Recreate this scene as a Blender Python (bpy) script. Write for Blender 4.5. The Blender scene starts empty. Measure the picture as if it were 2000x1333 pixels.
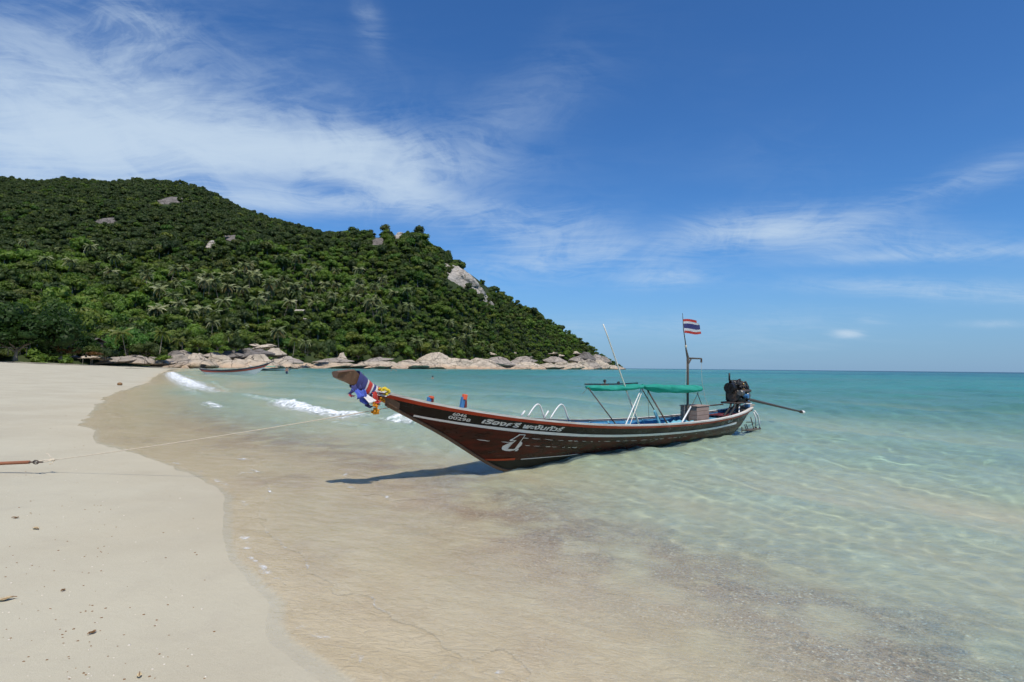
import bpy, math, random
import numpy as np
from mathutils import Matrix, Vector, noise as mnoise

rnd = random.Random(7)
rng = np.random.default_rng(11)
scene = bpy.context.scene
C = scene.collection
R = math.radians

# ------------------------------------------------------------------ camera
F_PX, CW, CH, EYE = 1111.0, 2000.0, 1333.0, 1.8
ROLL = math.atan(7.3 / 720)
PITCH = math.atan(51.2 * math.cos(ROLL) / F_PX)
fw = np.array([0, math.cos(PITCH), math.sin(PITCH)])
r0 = np.array([1.0, 0, 0])
u0 = np.cross(r0, fw)
rt = math.cos(ROLL) * r0 + math.sin(ROLL) * u0
up = -math.sin(ROLL) * r0 + math.cos(ROLL) * u0
cam_d = bpy.data.cameras.new("camera")
cam_d.lens = 20.0
cam_d.sensor_width = 36.0
cam_d.clip_start = 0.05
cam_d.clip_end = 60000
cam = bpy.data.objects.new("camera", cam_d)
C.objects.link(cam)
m = Matrix.Identity(4)
for i in range(3):
    m[i][0], m[i][1], m[i][2] = rt[i], up[i], -fw[i]
m[2][3] = EYE
cam.matrix_world = m
scene.camera = cam


def ray(px, py):
    return fw + rt * ((px - CW / 2) / F_PX) - up * ((py - CH / 2) / F_PX)


def gp(px, py, z=0.0):          # survey sighting -> point at height z
    d = ray(px, py)
    return np.array([0, 0, EYE]) + d * ((z - EYE) / d[2])


def atY(px, py, Y):             # survey sighting -> point at depth Y
    d = ray(px, py)
    return np.array([0, 0, EYE]) + d * (Y / d[1])


# ------------------------------------------------------------------ world, sun, exposure
SUN_EL = R(61)
sun_v = Vector((0.36 * math.cos(SUN_EL), -0.933 * math.cos(SUN_EL), math.sin(SUN_EL))).normalized()
world = bpy.data.worlds.new("World")
scene.world = world
world.use_nodes = True


class NT:
    """small node helper"""

    def __init__(self, tree):
        self.t = tree
        tree.nodes.clear()

    def n(self, kind, props=None, **inp):
        nd = self.t.nodes.new("ShaderNode" + kind)
        for k, v in (props or {}).items():
            setattr(nd, k, v)
        for k, v in inp.items():
            key = int(k[1:]) if k[0] == "i" and k[1:].isdigit() else k.replace("_", " ")
            self.put(nd.inputs[key], v)
        return nd

    def put(self, sock, v):
        if isinstance(v, bpy.types.NodeSocket):
            self.t.links.new(v, sock)
        elif isinstance(v, bpy.types.Node):
            self.t.links.new(v.outputs[0], sock)
        else:
            if isinstance(v, (tuple, list)) and len(v) == 3 and sock.type == "RGBA":
                v = (*v, 1)
            sock.default_value = v

    def m(self, op, a, b=0.0, c=None, clamp=False):
        nd = self.t.nodes.new("ShaderNodeMath")
        nd.operation = op
        nd.use_clamp = clamp
        self.put(nd.inputs[0], a)
        self.put(nd.inputs[1], b)
        if c is not None:
            self.put(nd.inputs[2], c)
        return nd.outputs[0]

    def mix(self, f, a, b, blend="MIX"):
        nd = self.t.nodes.new("ShaderNodeMix")
        nd.data_type = "RGBA"
        nd.blend_type = blend
        self.put(nd.inputs[0], f)
        self.put(nd.inputs[6], a)
        self.put(nd.inputs[7], b)
        return nd.outputs[2]

    def ss(self, x, lo, hi, a=0.0, b=1.0):
        nd = self.t.nodes.new("ShaderNodeMapRange")
        nd.interpolation_type = "SMOOTHSTEP"
        self.put(nd.inputs[0], x)
        for i, v in enumerate((lo, hi, a, b)):
            nd.inputs[i + 1].default_value = v
        return nd.outputs[0]

    def noise(self, vec, scale, detail=4, rough=0.55, dist=0.0, out=0):
        nd = self.n("TexNoise", None, Scale=scale, Detail=detail, Roughness=rough, Distortion=dist)
        if vec is not None:
            self.put(nd.inputs["Vector"], vec)
        return nd.outputs[out]

    def scalev(self, vec, s):
        nd = self.n("Mapping")
        self.put(nd.inputs["Vector"], vec)
        nd.inputs["Scale"].default_value = s
        return nd.outputs[0]

    def ramp(self, f, stops):
        nd = self.t.nodes.new("ShaderNodeValToRGB")
        el = nd.color_ramp.elements
        while len(el) < len(stops):
            el.new(0.5)
        for e, (p, c) in zip(el, stops):
            e.position = p
            e.color = (*c, 1)
        self.put(nd.inputs[0], f)
        return nd.outputs[0]


w = NT(world.node_tree)
sky = w.n("TexSky", dict(sky_type="NISHITA", sun_disc=False, sun_elevation=SUN_EL,
                         sun_rotation=math.atan2(sun_v.x, sun_v.y), altitude=0,
                         air_density=1.0, dust_density=0.35, ozone_density=2.6))
tcw = w.n("TexCoord").outputs["Generated"]
BG = 0.1
skyc = w.mix(1.0, w.n("HueSaturation", None, Hue=0.5, Saturation=1.12, Value=1.0, Color=sky.outputs[0]).outputs[0], (0.56, 0.93, 1.30), "MULTIPLY")
sepw = w.n("SeparateXYZ", None, Vector=tcw)
elev = sepw.outputs[2]
# cirrus banks: centre sighting, half sizes (px), tilt (deg, clockwise), weight
BANKS = [(230, 220, 480, 160, 6, .48), (420, 296, 440, 50, 3, 1.25), (60, 275, 300, 110, 0, .75), (20, 90, 240, 90, 10, .42), (650, 292, 190, 44, 8, .9),
         (290, 55, 80, 40, 28, .55), (300, 185, 70, 40, 30, .35), (770, 330, 90, 50, 35, .5),
         (520, 392, 330, 20, 2, .95), (800, 374, 90, 22, 8, .55),
         (1050, 455, 230, 42, 10, .5), (1080, 520, 190, 32, -3, .4),
         (1500, 447, 150, 32, -4, .85), (1680, 470, 210, 30, 2, .4), (1900, 350, 150, 28, -22, .4),
         (1840, 566, 230, 17, 3, .55), (1850, 495, 220, 12, -4, .45), (1310, 545, 80, 15, -4, .45),
         (722, 45, 22, 40, -14, .32), (950, 260, 220, 60, -30, .2), (1280, 640, 260, 22, 0, .2),
         (1652, 653, 22, 7, 0, 1.3), (1700, 627, 26, 9, 0, .35), (1940, 633, 60, 7, 0, .3), (1560, 630, 90, 10, 0, .12)]
den = None
for (cx, cy, rx, ry, tilt, wt) in BANKS:
    c = ray(cx, cy)
    ln = np.linalg.norm(c)
    c = c / ln
    e1 = rt - c * (rt @ c)
    e1 /= np.linalg.norm(e1)
    e2 = np.cross(c, e1)
    ca, sa = math.cos(R(tilt)), math.sin(R(tilt))
    g1, g2 = e1 * ca + e2 * sa, -e1 * sa + e2 * ca
    k = ln ** 2
    a = w.n("VectorMath", dict(operation="DOT_PRODUCT"), i0=tcw, i1=tuple(g1 * F_PX / rx * ln)).outputs["Value"]
    b = w.n("VectorMath", dict(operation="DOT_PRODUCT"), i0=tcw, i1=tuple(g2 * F_PX / ry * ln)).outputs["Value"]
    cc = w.n("VectorMath", dict(operation="DOT_PRODUCT"), i0=tcw, i1=tuple(c)).outputs["Value"]
    s = w.m("MULTIPLY_ADD", a, a, w.m("MULTIPLY", b, b))
    s = w.m("MULTIPLY_ADD", w.m("SUBTRACT", 1.0, cc), 9.0, s)
    e = w.m("MULTIPLY", w.m("EXPONENT", w.m("MULTIPLY", s, -0.9)), wt)
    den = e if den is None else w.m("ADD", den, e)
# streaky texture: the cirrus deck projected on a plane overhead
pz = w.m("ADD", w.m("MAXIMUM", elev, 0.0), 0.12)
pl = w.n("CombineXYZ", None, X=w.m("DIVIDE", sepw.outputs[0], pz), Y=w.m("DIVIDE", sepw.outputs[1], pz), Z=0.0).outputs[0]
warp = w.n("VectorMath", dict(operation="MULTIPLY_ADD"), i0=w.noise(pl, 0.9, 3, .5, out=1), i1=(0.9, .9, .9), i2=pl).outputs[0]
st1 = w.noise(w.scalev(warp, (0.9, 2.2, 1)), 1.5, 6, .6, .4)
st2 = w.noise(w.scalev(tcw, (1, 1, 2.0)), 7.0, 9, .66, .9)
st3 = w.noise(w.scalev(warp, (1.0, 3.4, 1)), 4.6, 8, .66, .5)
tex = w.m("ADD", w.m("ADD", w.m("MULTIPLY", w.ss(st1, .38, .62), .45), w.m("MULTIPLY", w.ss(st2, .41, .62), .55)), w.m("MULTIPLY", w.ss(st3, .42, .62), .3))
veil = w.m("MULTIPLY", w.ss(w.noise(pl, .55, 4, .5), .5, .75), .16)
alpha = w.m("MULTIPLY", w.m("ADD", den, veil), w.m("ADD", w.m("MULTIPLY", tex, .78), w.m("MULTIPLY", den, .27)))
alpha = w.m("SUBTRACT", 1.0, w.m("EXPONENT", w.m("MULTIPLY", alpha, -1.35)))
alpha = w.m("MULTIPLY", w.m("MULTIPLY", alpha, .93), w.ss(elev, -0.01, 0.02))
haze_a = w.ss(elev, 0.20, -0.01, 0.0, 0.72)
skyc = w.mix(haze_a, skyc, tuple(v / BG for v in (0.215, 0.36, 0.605)))
skyc = w.mix(alpha, skyc, tuple(v / BG for v in (.57, .70, .84)))
bg = w.n("Background", None, Color=skyc, Strength=BG)
wo = w.n("OutputWorld", None, Surface=bg)

sun_d = bpy.data.lights.new("sun", "SUN")
sun_d.energy = 4.5
sun_d.angle = R(0.53)
sun_d.color = (1.0, 0.935, 0.83)
sun = bpy.data.objects.new("sun", sun_d)
C.objects.link(sun)
sun.rotation_euler = sun_v.to_track_quat("Z", "Y").to_euler()
vs = scene.view_settings
vs.view_transform = "Standard"
vs.look = "None"
vs.exposure = 0.0
vs.gamma = 1.0
vs.use_curve_mapping = False
scene.cycles.max_bounces = 5
scene.cycles.diffuse_bounces = 2
scene.cycles.transparent_max_bounces = 8
scene.cycles.adaptive_threshold = 0.04
scene.cycles.caustics_reflective = False
scene.cycles.caustics_refractive = True

# ------------------------------------------------------------------ materials


def new_mat(name):
    mt = bpy.data.materials.new(name)
    mt.use_nodes = True
    return mt, NT(mt.node_tree)


def finish(t, sh):
    t.n("OutputMaterial", None, Surface=sh)


def bump(t, h, strength, dist=0.02):
    return t.n("Bump", None, Strength=strength, Distance=dist, Height=h).outputs[0]


def paint(name, col, rough=.5, wear=.25, dirt=(.09, .08, .06), bare=None, scale=9.0, spec=.4, metal=0.0, amt=.5):
    """painted or plain surface with grime, fading and small chips"""
    mt, t = new_mat(name)
    o = t.n("TexCoord").outputs["Object"]
    n1 = t.noise(o, scale, 6, .65)
    n2 = t.noise(o, scale * 4.3, 4, .6)
    c = t.mix(t.ss(n1, .40, .72, 0, amt), col, tuple(v * .55 + d * .3 for v, d in zip(col, dirt)))
    c = t.mix(t.ss(n2, .35, .75, 0, .35), c, tuple(min(1, v * 1.25 + .015) for v in col))
    if bare is not None:
        c = t.mix(t.ss(t.noise(o, scale * 2.2, 7, .72), .66 - wear * .25, .70 - wear * .2), c, bare)
    p = t.n("BsdfPrincipled", None, Base_Color=c, Metallic=metal, Specular_IOR_Level=spec,
            Roughness=t.ss(n2, .3, .7, max(0, rough - .12), min(1, rough + .15)), Normal=bump(t, n2, .25, .01))
    finish(t, p)
    return mt


def simple_leaf(name, cols, rough=.55, transl=.38, scale=.35):
    mt, t = new_mat(name)
    oi = t.n("ObjectInfo")
    o = t.n("TexCoord").outputs["Object"]
    c = t.ramp(oi.outputs["Random"], [(i / (len(cols) - 1), c) for i, c in enumerate(cols)])
    v = t.noise(o, scale, 3, .6)
    c = t.mix(t.ss(v, .35, .7, 0, .65), c, t.mix(1.0, c, (1.55, 1.45, .9), "MULTIPLY"))
    c = t.mix(t.ss(t.noise(o, scale * 7, 2, .5), .4, .7, 0, .45), c, t.mix(1.0, c, (.55, .6, .6), "MULTIPLY"))
    d = t.n("BsdfPrincipled", None, Base_Color=c, Roughness=rough, Specular_IOR_Level=.25)
    tr = t.n("BsdfTranslucent", None, Color=t.mix(1.0, c, (1.2, 1.35, .6), "MULTIPLY"))
    finish(t, t.n("MixShader", None, i0=transl, i1=d, i2=tr))
    return mt


M = {}
M["leaf_mid"] = simple_leaf("broadleaf foliage", [(.075, .120, .026), (.105, .160, .028), (.052, .095, .024), (.155, .185, .040), (.075, .155, .030), (.044, .072, .024), (.120, .138, .044)])
M["leaf_light"] = simple_leaf("light green foliage", [(.105, .185, .034), (.14, .21, .042), (.09, .17, .030)])
M["leaf_bright"] = simple_leaf("fresh green foliage", [(.075, .17, .035), (.085, .18, .04)])
M["leaf_dark"] = simple_leaf("dark and cloud shade foliage", [(.046, .074, .028), (.062, .094, .032), (.036, .060, .025), (.078, .106, .034), (.054, .078, .034)])  # dark leaves; on the back ridge this tone paints in cloud shade
M["leaf_almond"] = simple_leaf("beach almond foliage", [(.020, .046, .011), (.028, .062, .013)], scale=.5)
M["leaf_rust"] = simple_leaf("dry rust brown foliage", [(.13, .065, .03), (.12, .08, .03)])
M["leaf_olive"] = simple_leaf("olive scrub foliage", [(.095, .115, .03), (.085, .12, .03)])
M["palm_leaf"] = simple_leaf("coconut frond", [(.15, .19, .085), (.20, .225, .12), (.12, .165, .065), (.25, .26, .16)], rough=.38, transl=.15, scale=.6)
M["palm_young"] = simple_leaf("yellow green frond", [(.13, .17, .045), (.15, .17, .05)], rough=.4)
M["palm_dry"] = simple_leaf("dry frond", [(.22, .17, .09), (.25, .2, .12)], rough=.7)
M["bark"] = paint("palm and tree bark", (.20, .17, .13), .85, .3, scale=2.5)


def rock_mat(name, base, orange):
    mt, t = new_mat(name)
    g = t.n("NewGeometry")
    pos = g.outputs["Position"]
    oi = t.n("ObjectInfo").outputs["Random"]
    z = t.n("SeparateXYZ", None, Vector=pos).outputs[2]
    n1 = t.noise(pos, .16, 8, .62, .3)
    n2 = t.noise(pos, .9, 7, .65)
    c = t.mix(t.ss(n1, .38, .68), base, tuple(v * .62 for v in base))
    c = t.mix(t.ss(n2, .42, .75, 0, .6), c, tuple(v * .45 for v in base))
    # vertical rain streaks of dark lichen
    stv = t.noise(t.scalev(pos, (.55, .55, .05)), 1.0, 6, .65)
    c = t.mix(t.ss(stv, .54, .70, 0, .62), c, (.085, .08, .075))
    # salt and iron stain just above the tide
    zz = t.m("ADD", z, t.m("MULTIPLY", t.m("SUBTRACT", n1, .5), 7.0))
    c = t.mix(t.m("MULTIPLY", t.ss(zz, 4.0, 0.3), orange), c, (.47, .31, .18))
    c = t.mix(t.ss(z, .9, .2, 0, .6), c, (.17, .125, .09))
    c = t.mix(t.m("MULTIPLY", oi, .35), c, tuple(v * .7 for v in base))
    # joints: long thin cracks in two directions
    cr = None
    for i, (sx, sy, sz, k) in enumerate(((.055, .05, .16, 1.0), (.16, .16, .09, .8))):
        wv = t.n("VectorMath", dict(operation="MULTIPLY_ADD"), i0=t.noise(pos, .12, 3, .5, out=1), i1=(5, 5, 4), i2=pos).outputs[0]
        vo = t.n("TexVoronoi", dict(feature="DISTANCE_TO_EDGE"), Vector=t.scalev(wv, (sx, sy, sz)), Scale=1.0)
        k1 = t.ss(vo.outputs["Distance"], .0, .020 * k, 1, 0)
        cr = k1 if cr is None else t.m("MAXIMUM", cr, k1)
    c = t.mix(t.m("MULTIPLY", cr, t.ss(n2, .35, .6, .15, .75)), c, (.045, .04, .035))
    hgt = t.m("SUBTRACT", t.m("ADD", t.m("MULTIPLY", n1, .8), t.m("MULTIPLY", n2, .5)), cr)
    finish(t, t.n("BsdfPrincipled", None, Base_Color=c, Roughness=.85, Specular_IOR_Level=.2, Normal=bump(t, hgt, .8, 1.0)))
    return mt


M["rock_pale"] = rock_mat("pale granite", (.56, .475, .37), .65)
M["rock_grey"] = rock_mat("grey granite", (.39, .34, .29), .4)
M["rock_dark"] = rock_mat("weathered and cloud shade granite", (.20, .18, .165), .15)  # dark boulders; on the hill outcrops the tone is painted cloud shade
M["rock_slab"] = rock_mat("bare slab granite", (.46, .42, .37), .0)  # slab rock in its own pale tone


def beach_mat():
    mt, t = new_mat("beach sand")
    pos = t.n("NewGeometry").outputs["Position"]
    wet = t.n("Attribute", dict(attribute_name="wet")).outputs["Fac"]
    grit = t.n("Attribute", dict(attribute_name="grit")).outputs["Fac"]
    veg = t.n("Attribute", dict(attribute_name="litter")).outputs["Fac"]
    nb = t.noise(pos, .35, 5, .55)
    nm = t.noise(pos, 2.1, 5, .6)
    nf = t.noise(pos, 160.0, 3, .6)
    dry = t.mix(t.ss(nb, .35, .68), (.50, .465, .355), (.445, .405, .305))
    dry = t.mix(t.ss(nm, .5, .75, 0, .30), dry, (.40, .365, .29))
    dry = t.mix(t.ss(nf, .30, .72, 0, .5), dry, t.mix(1.0, dry, (.72, .70, .66), "MULTIPLY"))
    # ripple trains of the run-up: slightly darker, heavier grains in the troughs
    rp = t.noise(t.scalev(t.n("VectorRotate", dict(rotation_type="Z_AXIS"), Vector=pos, Angle=R(33)).outputs[0], (.8, 1.9, 1)), 1.3, 6, .65, .9)
    wetc = t.mix(t.ss(rp, .36, .70), (.565, .475, .315), (.50, .41, .26))
    r2 = t.noise(t.scalev(t.n("VectorRotate", dict(rotation_type="Z_AXIS"), Vector=pos, Angle=R(20)).outputs[0], (.55, 1, 1)), 15.0, 4, .62, 1.2)
    wetc = t.mix(t.ss(r2, .38, .66, 0, .35), wetc, t.mix(1.0, wetc, (.80, .78, .74), "MULTIPLY"))
    wetc = t.mix(t.ss(nf, .30, .72, 0, .45), wetc, t.mix(1.0, wetc, (.68, .66, .62), "MULTIPLY"))
    c = t.mix(wet, dry, wetc)
    # coarse shell and pebble grit on the step
    vo = t.n("TexVoronoi", None, Vector=pos, Scale=78.0)
    vr = t.n("SeparateColor", None, Color=vo.outputs["Color"]).outputs[0]
    gc = t.ramp(vr, [(0, (.19, .13, .09)), (.25, (.34, .235, .155)), (.5, (.42, .305, .21)), (.75, (.28, .21, .145)), (.93, (.45, .35, .25)), (1, (.66, .60, .50))])
    vo2 = t.n("TexVoronoi", None, Vector=pos, Scale=30.0)
    gc = t.mix(t.ss(t.n("SeparateColor", None, Color=vo2.outputs["Color"]).outputs[0], .90, .97, 0, .6), gc, (.15, .13, .11))
    gm = t.m("MULTIPLY", grit, t.ss(t.noise(pos, 1.3, 6, .65), .30, .60))
    c = t.mix(gm, c, gc)
    c = t.mix(t.m("MULTIPLY", veg, t.ss(nm, .3, .6, .4, 1)), c, (.10, .075, .045))
    h = t.m("ADD", t.m("MULTIPLY", nf, .25), t.m("ADD", t.m("MULTIPLY", nm, .6), t.m("MULTIPLY", t.m("MULTIPLY", vo.outputs["Distance"], gm), .8)))
    h = t.m("ADD", h, t.m("MULTIPLY", t.noise(pos, 7.0, 4, .6), .35))
    rot = t.n("VectorRotate", dict(rotation_type="Z_AXIS"), Vector=pos, Angle=R(20)).outputs[0]
    rip = t.noise(t.scalev(rot, (.55, 1, 1)), 15.0, 4, .62, 1.2)
    h = t.m("ADD", h, t.m("MULTIPLY", t.m("MULTIPLY", rip, wet), 2.0))
    rough = t.m("SUBTRACT", .93, t.m("MULTIPLY", wet, .35))
    finish(t, t.n("BsdfPrincipled", None, Base_Color=c, Roughness=rough, Specular_IOR_Level=.25, Normal=bump(t, h, .5, .03)))
    return mt


def sea_mat(refract):
    mt, t = new_mat("clear turquoise sea" if refract else "thin film of running water")
    pos = t.n("NewGeometry").outputs["Position"]
    dep = t.n("Attribute", dict(attribute_name="depth")).outputs["Fac"]
    foam = t.n("Attribute", dict(attribute_name="foam")).outputs["Fac"]
    dd = t.m("MAXIMUM", dep, 0.0)
    # patches of deeper and shallower bottom far out
    pt = t.noise(t.scalev(pos, (.004, .02, 1)), 1.0, 6, .6, .4)
    dv = t.m("MULTIPLY", dd, t.ss(pt, .3, .7, .55, 1.5))
    tc = [t.m("EXPONENT", t.m("MULTIPLY", dd, -k)) for k in (1.5, .92, .92)]
    if refract:         # tint pushed past white: brightness added so the bed matches the thin film
        tc = [t.m("MULTIPLY", x_, 1.30) for x_ in tc]
    tcol = t.n("CombineColor", None, Red=tc[0], Green=tc[1], Blue=tc[2]).outputs[0]
    tr = t.n("BsdfRefraction", None, Roughness=0.0, IOR=1.333, Color=tcol) if refract else t.n("BsdfTransparent", None, Color=tcol)
    body = t.ramp(t.m("DIVIDE", dv, 12.0, clamp=True),
                  [(0, (.19, .225, .195)), (.033, (.15, .205, .187)), (.083, (.068, .155, .158)), (.2, (.052, .215, .205)),
                   (.42, (.024, .145, .175)), (.72, (.010, .072, .122)), (1, (.006, .043, .088))])
    opq = t.m("SUBTRACT", 1.0, t.m("EXPONENT", t.m("MULTIPLY", dd, -2.6)))
    # ripples
    n1 = t.noise(t.scalev(t.n("VectorRotate", dict(rotation_type="Z_AXIS"), Vector=pos, Angle=R(28)).outputs[0], (1, 2.3, 1)), 2.6, 5, .6, .3)
    n2 = t.noise(t.scalev(pos, (1, 1.6, 1)), 11.0, 3, .55, .2)
    n3 = t.noise(t.scalev(t.n("VectorRotate", dict(rotation_type="Z_AXIS"), Vector=pos, Angle=R(10)).outputs[0], (.22, 1, 1)), .55, 5, .6, .3)
    n4 = t.noise(t.scalev(pos, (.06, .3, 1)), .45, 5, .6, .3)
    hh = t.m("ADD", t.m("MULTIPLY", n1, .070), t.m("MULTIPLY", n2, .010))
    amp = t.ss(dd, .0, .3, .35, 1.0)
    hh = t.m("MULTIPLY", hh, amp)
    hh = t.m("ADD", hh, t.m("MULTIPLY", t.m("ADD", t.m("MULTIPLY", n3, .34), t.m("MULTIPLY", n4, 1.2)), t.ss(dd, .25, 1.6)))
    nb = t.n("Bump", None, Strength=1.0, Distance=1.0, Height=hh).outputs[0]
    dif = t.n("BsdfDiffuse", None, Color=t.mix(1.0, body, t.n("CombineColor", None, Red=opq, Green=opq, Blue=opq).outputs[0], "MULTIPLY"), Normal=nb)
    base = t.n("AddShader", None, i0=tr, i1=dif)
    gl = t.n("BsdfGlossy", None, Color=(1, 1, 1), Roughness=.10, Normal=nb)
    fr = t.n("Fresnel", None, IOR=1.333, Normal=nb).outputs[0]
    fr = t.m("MULTIPLY", t.m("MINIMUM", fr, .45), .68 if refract else .62)
    wat = t.n("MixShader", None, i0=fr, i1=base, i2=gl)
    ft = t.noise(pos, 4.5, 9, .80, .6)
    fm = t.ss(t.m("ADD", foam, t.m("MULTIPLY", t.m("SUBTRACT", ft, .5), 2.9)), .38, 1.05)
    fm = t.m("MULTIPLY", fm, t.ss(foam, .02, .2))
    fd = t.n("BsdfDiffuse", None, Color=(.80, .82, .82), Normal=bump(t, ft, .5, .03))
    finish(t, t.n("MixShader", None, i0=fm, i1=wat, i2=fd))
    return mt


M["beach"] = beach_mat()
M["sea"] = sea_mat(True)
M["swash"] = sea_mat(False)
mt, t = new_mat("forest floor")
pos = t.n("NewGeometry").outputs["Position"]
c = t.mix(t.ss(t.noise(pos, .12, 5, .6), .35, .65), (.022, .036, .013), (.04, .055, .02))
finish(t, t.n("BsdfPrincipled", None, Base_Color=c, Roughness=.9, Specular_IOR_Level=.1))
M["floor"] = mt

# ------------------------------------------------------------------ mesh helpers


def link(o, parent=None):
    C.objects.link(o)
    if parent is not None:
        o.parent = parent
    return o


def quick_mesh(name, V, faces=None, quads=None, tris=None, mats=(), mat_idx=None, smooth=False, uv=None, attrs=None):
    me = bpy.data.meshes.new(name)
    V = np.asarray(V, dtype=np.float32)
    if faces is not None:
        me.from_pydata([tuple(v) for v in V], [], [tuple(f) for f in faces])
    else:
        me.vertices.add(len(V))
        me.vertices.foreach_set("co", V.ravel())
        nq = 0 if quads is None else len(quads)
        nt_ = 0 if tris is None else len(tris)
        li = np.concatenate([np.asarray(a, dtype=np.int32).ravel() for a in (quads, tris) if a is not None and len(a)])
        me.loops.add(len(li))
        me.loops.foreach_set("vertex_index", li)
        me.polygons.add(nq + nt_)
        st = np.concatenate([np.arange(nq) * 4, nq * 4 + np.arange(nt_) * 3]).astype(np.int32)
        me.polygons.foreach_set("loop_start", st)
    for mm in mats:
        me.materials.append(mm)
    if mat_idx is not None:
        me.polygons.foreach_set("material_index", np.asarray(mat_idx, dtype=np.int32))
    me.update(calc_edges=True)
    if smooth:
        me.polygons.foreach_set("use_smooth", np.ones(len(me.polygons), dtype=bool))
    for k, a in (attrs or {}).items():
        at = me.attributes.new(k, "FLOAT", "POINT")
        at.data.foreach_set("value", np.asarray(a, dtype=np.float32))
    if uv is not None:
        lay = me.uv_layers.new(name="UVMap")
        li = np.zeros(len(me.loops), dtype=np.int32)
        me.loops.foreach_get("vertex_index", li)
        lay.data.foreach_set("uv", np.asarray(uv, dtype=np.float32)[li].ravel())
    me.validate()
    return me


def obj(name, me, parent=None, **props):
    o = link(bpy.data.objects.new(name, me), parent)
    for k, v in props.items():
        o[k] = v
    return o


def empty(name, loc=(0, 0, 0), rz=0.0, label=None, category=None, group=None):
    o = link(bpy.data.objects.new(name, None))
    o.location = loc
    o.rotation_euler = (0, 0, rz)
    o.empty_display_size = .2
    if label:
        o["label"] = label
    if category:
        o["category"] = category
    if group:
        o["group"] = group
    return o


def tag(o, label, category, group=None):
    o["label"] = label
    o["category"] = category
    if group:
        o["group"] = group
    return o


class MB:
    """collects shapes for ONE part"""

    def __init__(self):
        self.v, self.f, self.mi, self.k = [], [], [], 0

    def add(self, V, Fc):
        b = len(self.v)
        self.v += [tuple(map(float, p)) for p in V]
        self.f += [tuple(i + b for i in q) for q in Fc]
        self.mi += [self.k] * len(Fc)
        return self

    def box(self, c, s, rot=None, bev=.12):
        """chamfered box (24 verts)"""
        sx, sy, sz = (x / 2 for x in s)
        bv = min(sx, sy, sz) * bev * 2
        V, Fc = [], []
        for ax in range(3):
            for sg in (-1, 1):
                q = []
                for a, b in ((-1, -1), (1, -1), (1, 1), (-1, 1)):
                    p = [0, 0, 0]
                    h = (sx, sy, sz)
                    o1, o2 = (ax + 1) % 3, (ax + 2) % 3
                    p[ax] = sg * h[ax]
                    p[o1] = a * (h[o1] - bv)
                    p[o2] = b * (h[o2] - bv)
                    q.append(len(V))
                    V.append(p)
                Fc.append(q if sg > 0 else q[::-1])
        # chamfers by convex hull of the 24 points
        import bmesh
        bm = bmesh.new()
        for p in V:
            bm.verts.new(p)
        bmesh.ops.convex_hull(bm, input=bm.verts)
        bm.verts.ensure_lookup_table()
        bm.verts.index_update()
        mx = rot if rot is not None else Matrix.Identity(3)
        VV = [mx @ v.co + Vector(c) for v in bm.verts]
        FF = [[v.index for v in f.verts] for f in bm.faces]
        bm.free()
        return self.add(VV, FF)

    def tube(self, pts, rad, n=8, cap=True):
        P = [Vector(p) for p in pts]
        if not hasattr(rad, "__len__"):
            rad = [rad] * len(P)
        V, Fc = [], []
        ref = None
        for i, p in enumerate(P):
            d = (P[min(i + 1, len(P) - 1)] - P[max(i - 1, 0)]).normalized()
            if ref is None:
                ref = d.orthogonal().normalized()
            ref = (ref - d * ref.dot(d)).normalized()
            b = d.cross(ref)
            for j in range(n):
                a = 2 * math.pi * j / n
                V.append(p + (ref * math.cos(a) + b * math.sin(a)) * rad[i])
        for i in range(len(P) - 1):
            for j in range(n):
                Fc.append((i * n + j, i * n + (j + 1) % n, (i + 1) * n + (j + 1) % n, (i + 1) * n + j))
        if cap:
            Fc.append(tuple(range(n))[::-1])
            Fc.append(tuple((len(P) - 1) * n + j for j in range(n)))
        return self.add(V, Fc)

    def grid(self, rows):
        """rows: list of equal length point lists"""
        n = len(rows[0])
        V = [p for r_ in rows for p in r_]
        Fc = [(i * n + j, i * n + j + 1, (i + 1) * n + j + 1, (i + 1) * n + j) for i in range(len(rows) - 1) for j in range(n - 1)]
        return self.add(V, Fc)

    def ball(self, c, r_, n=8, sq=(1, 1, 1)):
        V, Fc = [], []
        rings = max(4, n // 2 + 1)
        for i in range(rings + 1):
            th = math.pi * i / rings
            for j in range(n):
                a = 2 * math.pi * j / n
                V.append((c[0] + r_ * sq[0] * math.sin(th) * math.cos(a), c[1] + r_ * sq[1] * math.sin(th) * math.sin(a), c[2] + r_ * sq[2] * math.cos(th)))
        for i in range(rings):
            for j in range(n):
                Fc.append((i * n + j, (i + 1) * n + j, (i + 1) * n + (j + 1) % n, i * n + (j + 1) % n))
        return self.add(V, Fc)

    def mesh(self, name, mats, smooth=False):
        mats = mats if isinstance(mats, (list, tuple)) else [mats]
        return quick_mesh(name, self.v, faces=self.f, mats=mats, mat_idx=self.mi, smooth=smooth)

    def build(self, name, mats, parent=None, smooth=False, **props):
        return obj(name, self.mesh(name, mats, smooth), parent, **props)


ORD = "first second third fourth fifth sixth seventh eighth ninth tenth eleventh twelfth thirteenth fourteenth fifteenth sixteenth seventeenth eighteenth nineteenth".split()
TENS = {2: "twenty", 3: "thirty", 4: "forty", 5: "fifty", 6: "sixty", 7: "seventy", 8: "eighty", 9: "ninety"}
TENTH = {2: "twentieth", 3: "thirtieth", 4: "fortieth", 5: "fiftieth", 6: "sixtieth", 7: "seventieth", 8: "eightieth", 9: "ninetieth"}


def ordinal(n):
    if n < 20:
        return ORD[n - 1]
    return TENTH[n // 10] if n % 10 == 0 else TENS[n // 10] + "-" + ORD[n % 10 - 1]


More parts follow.
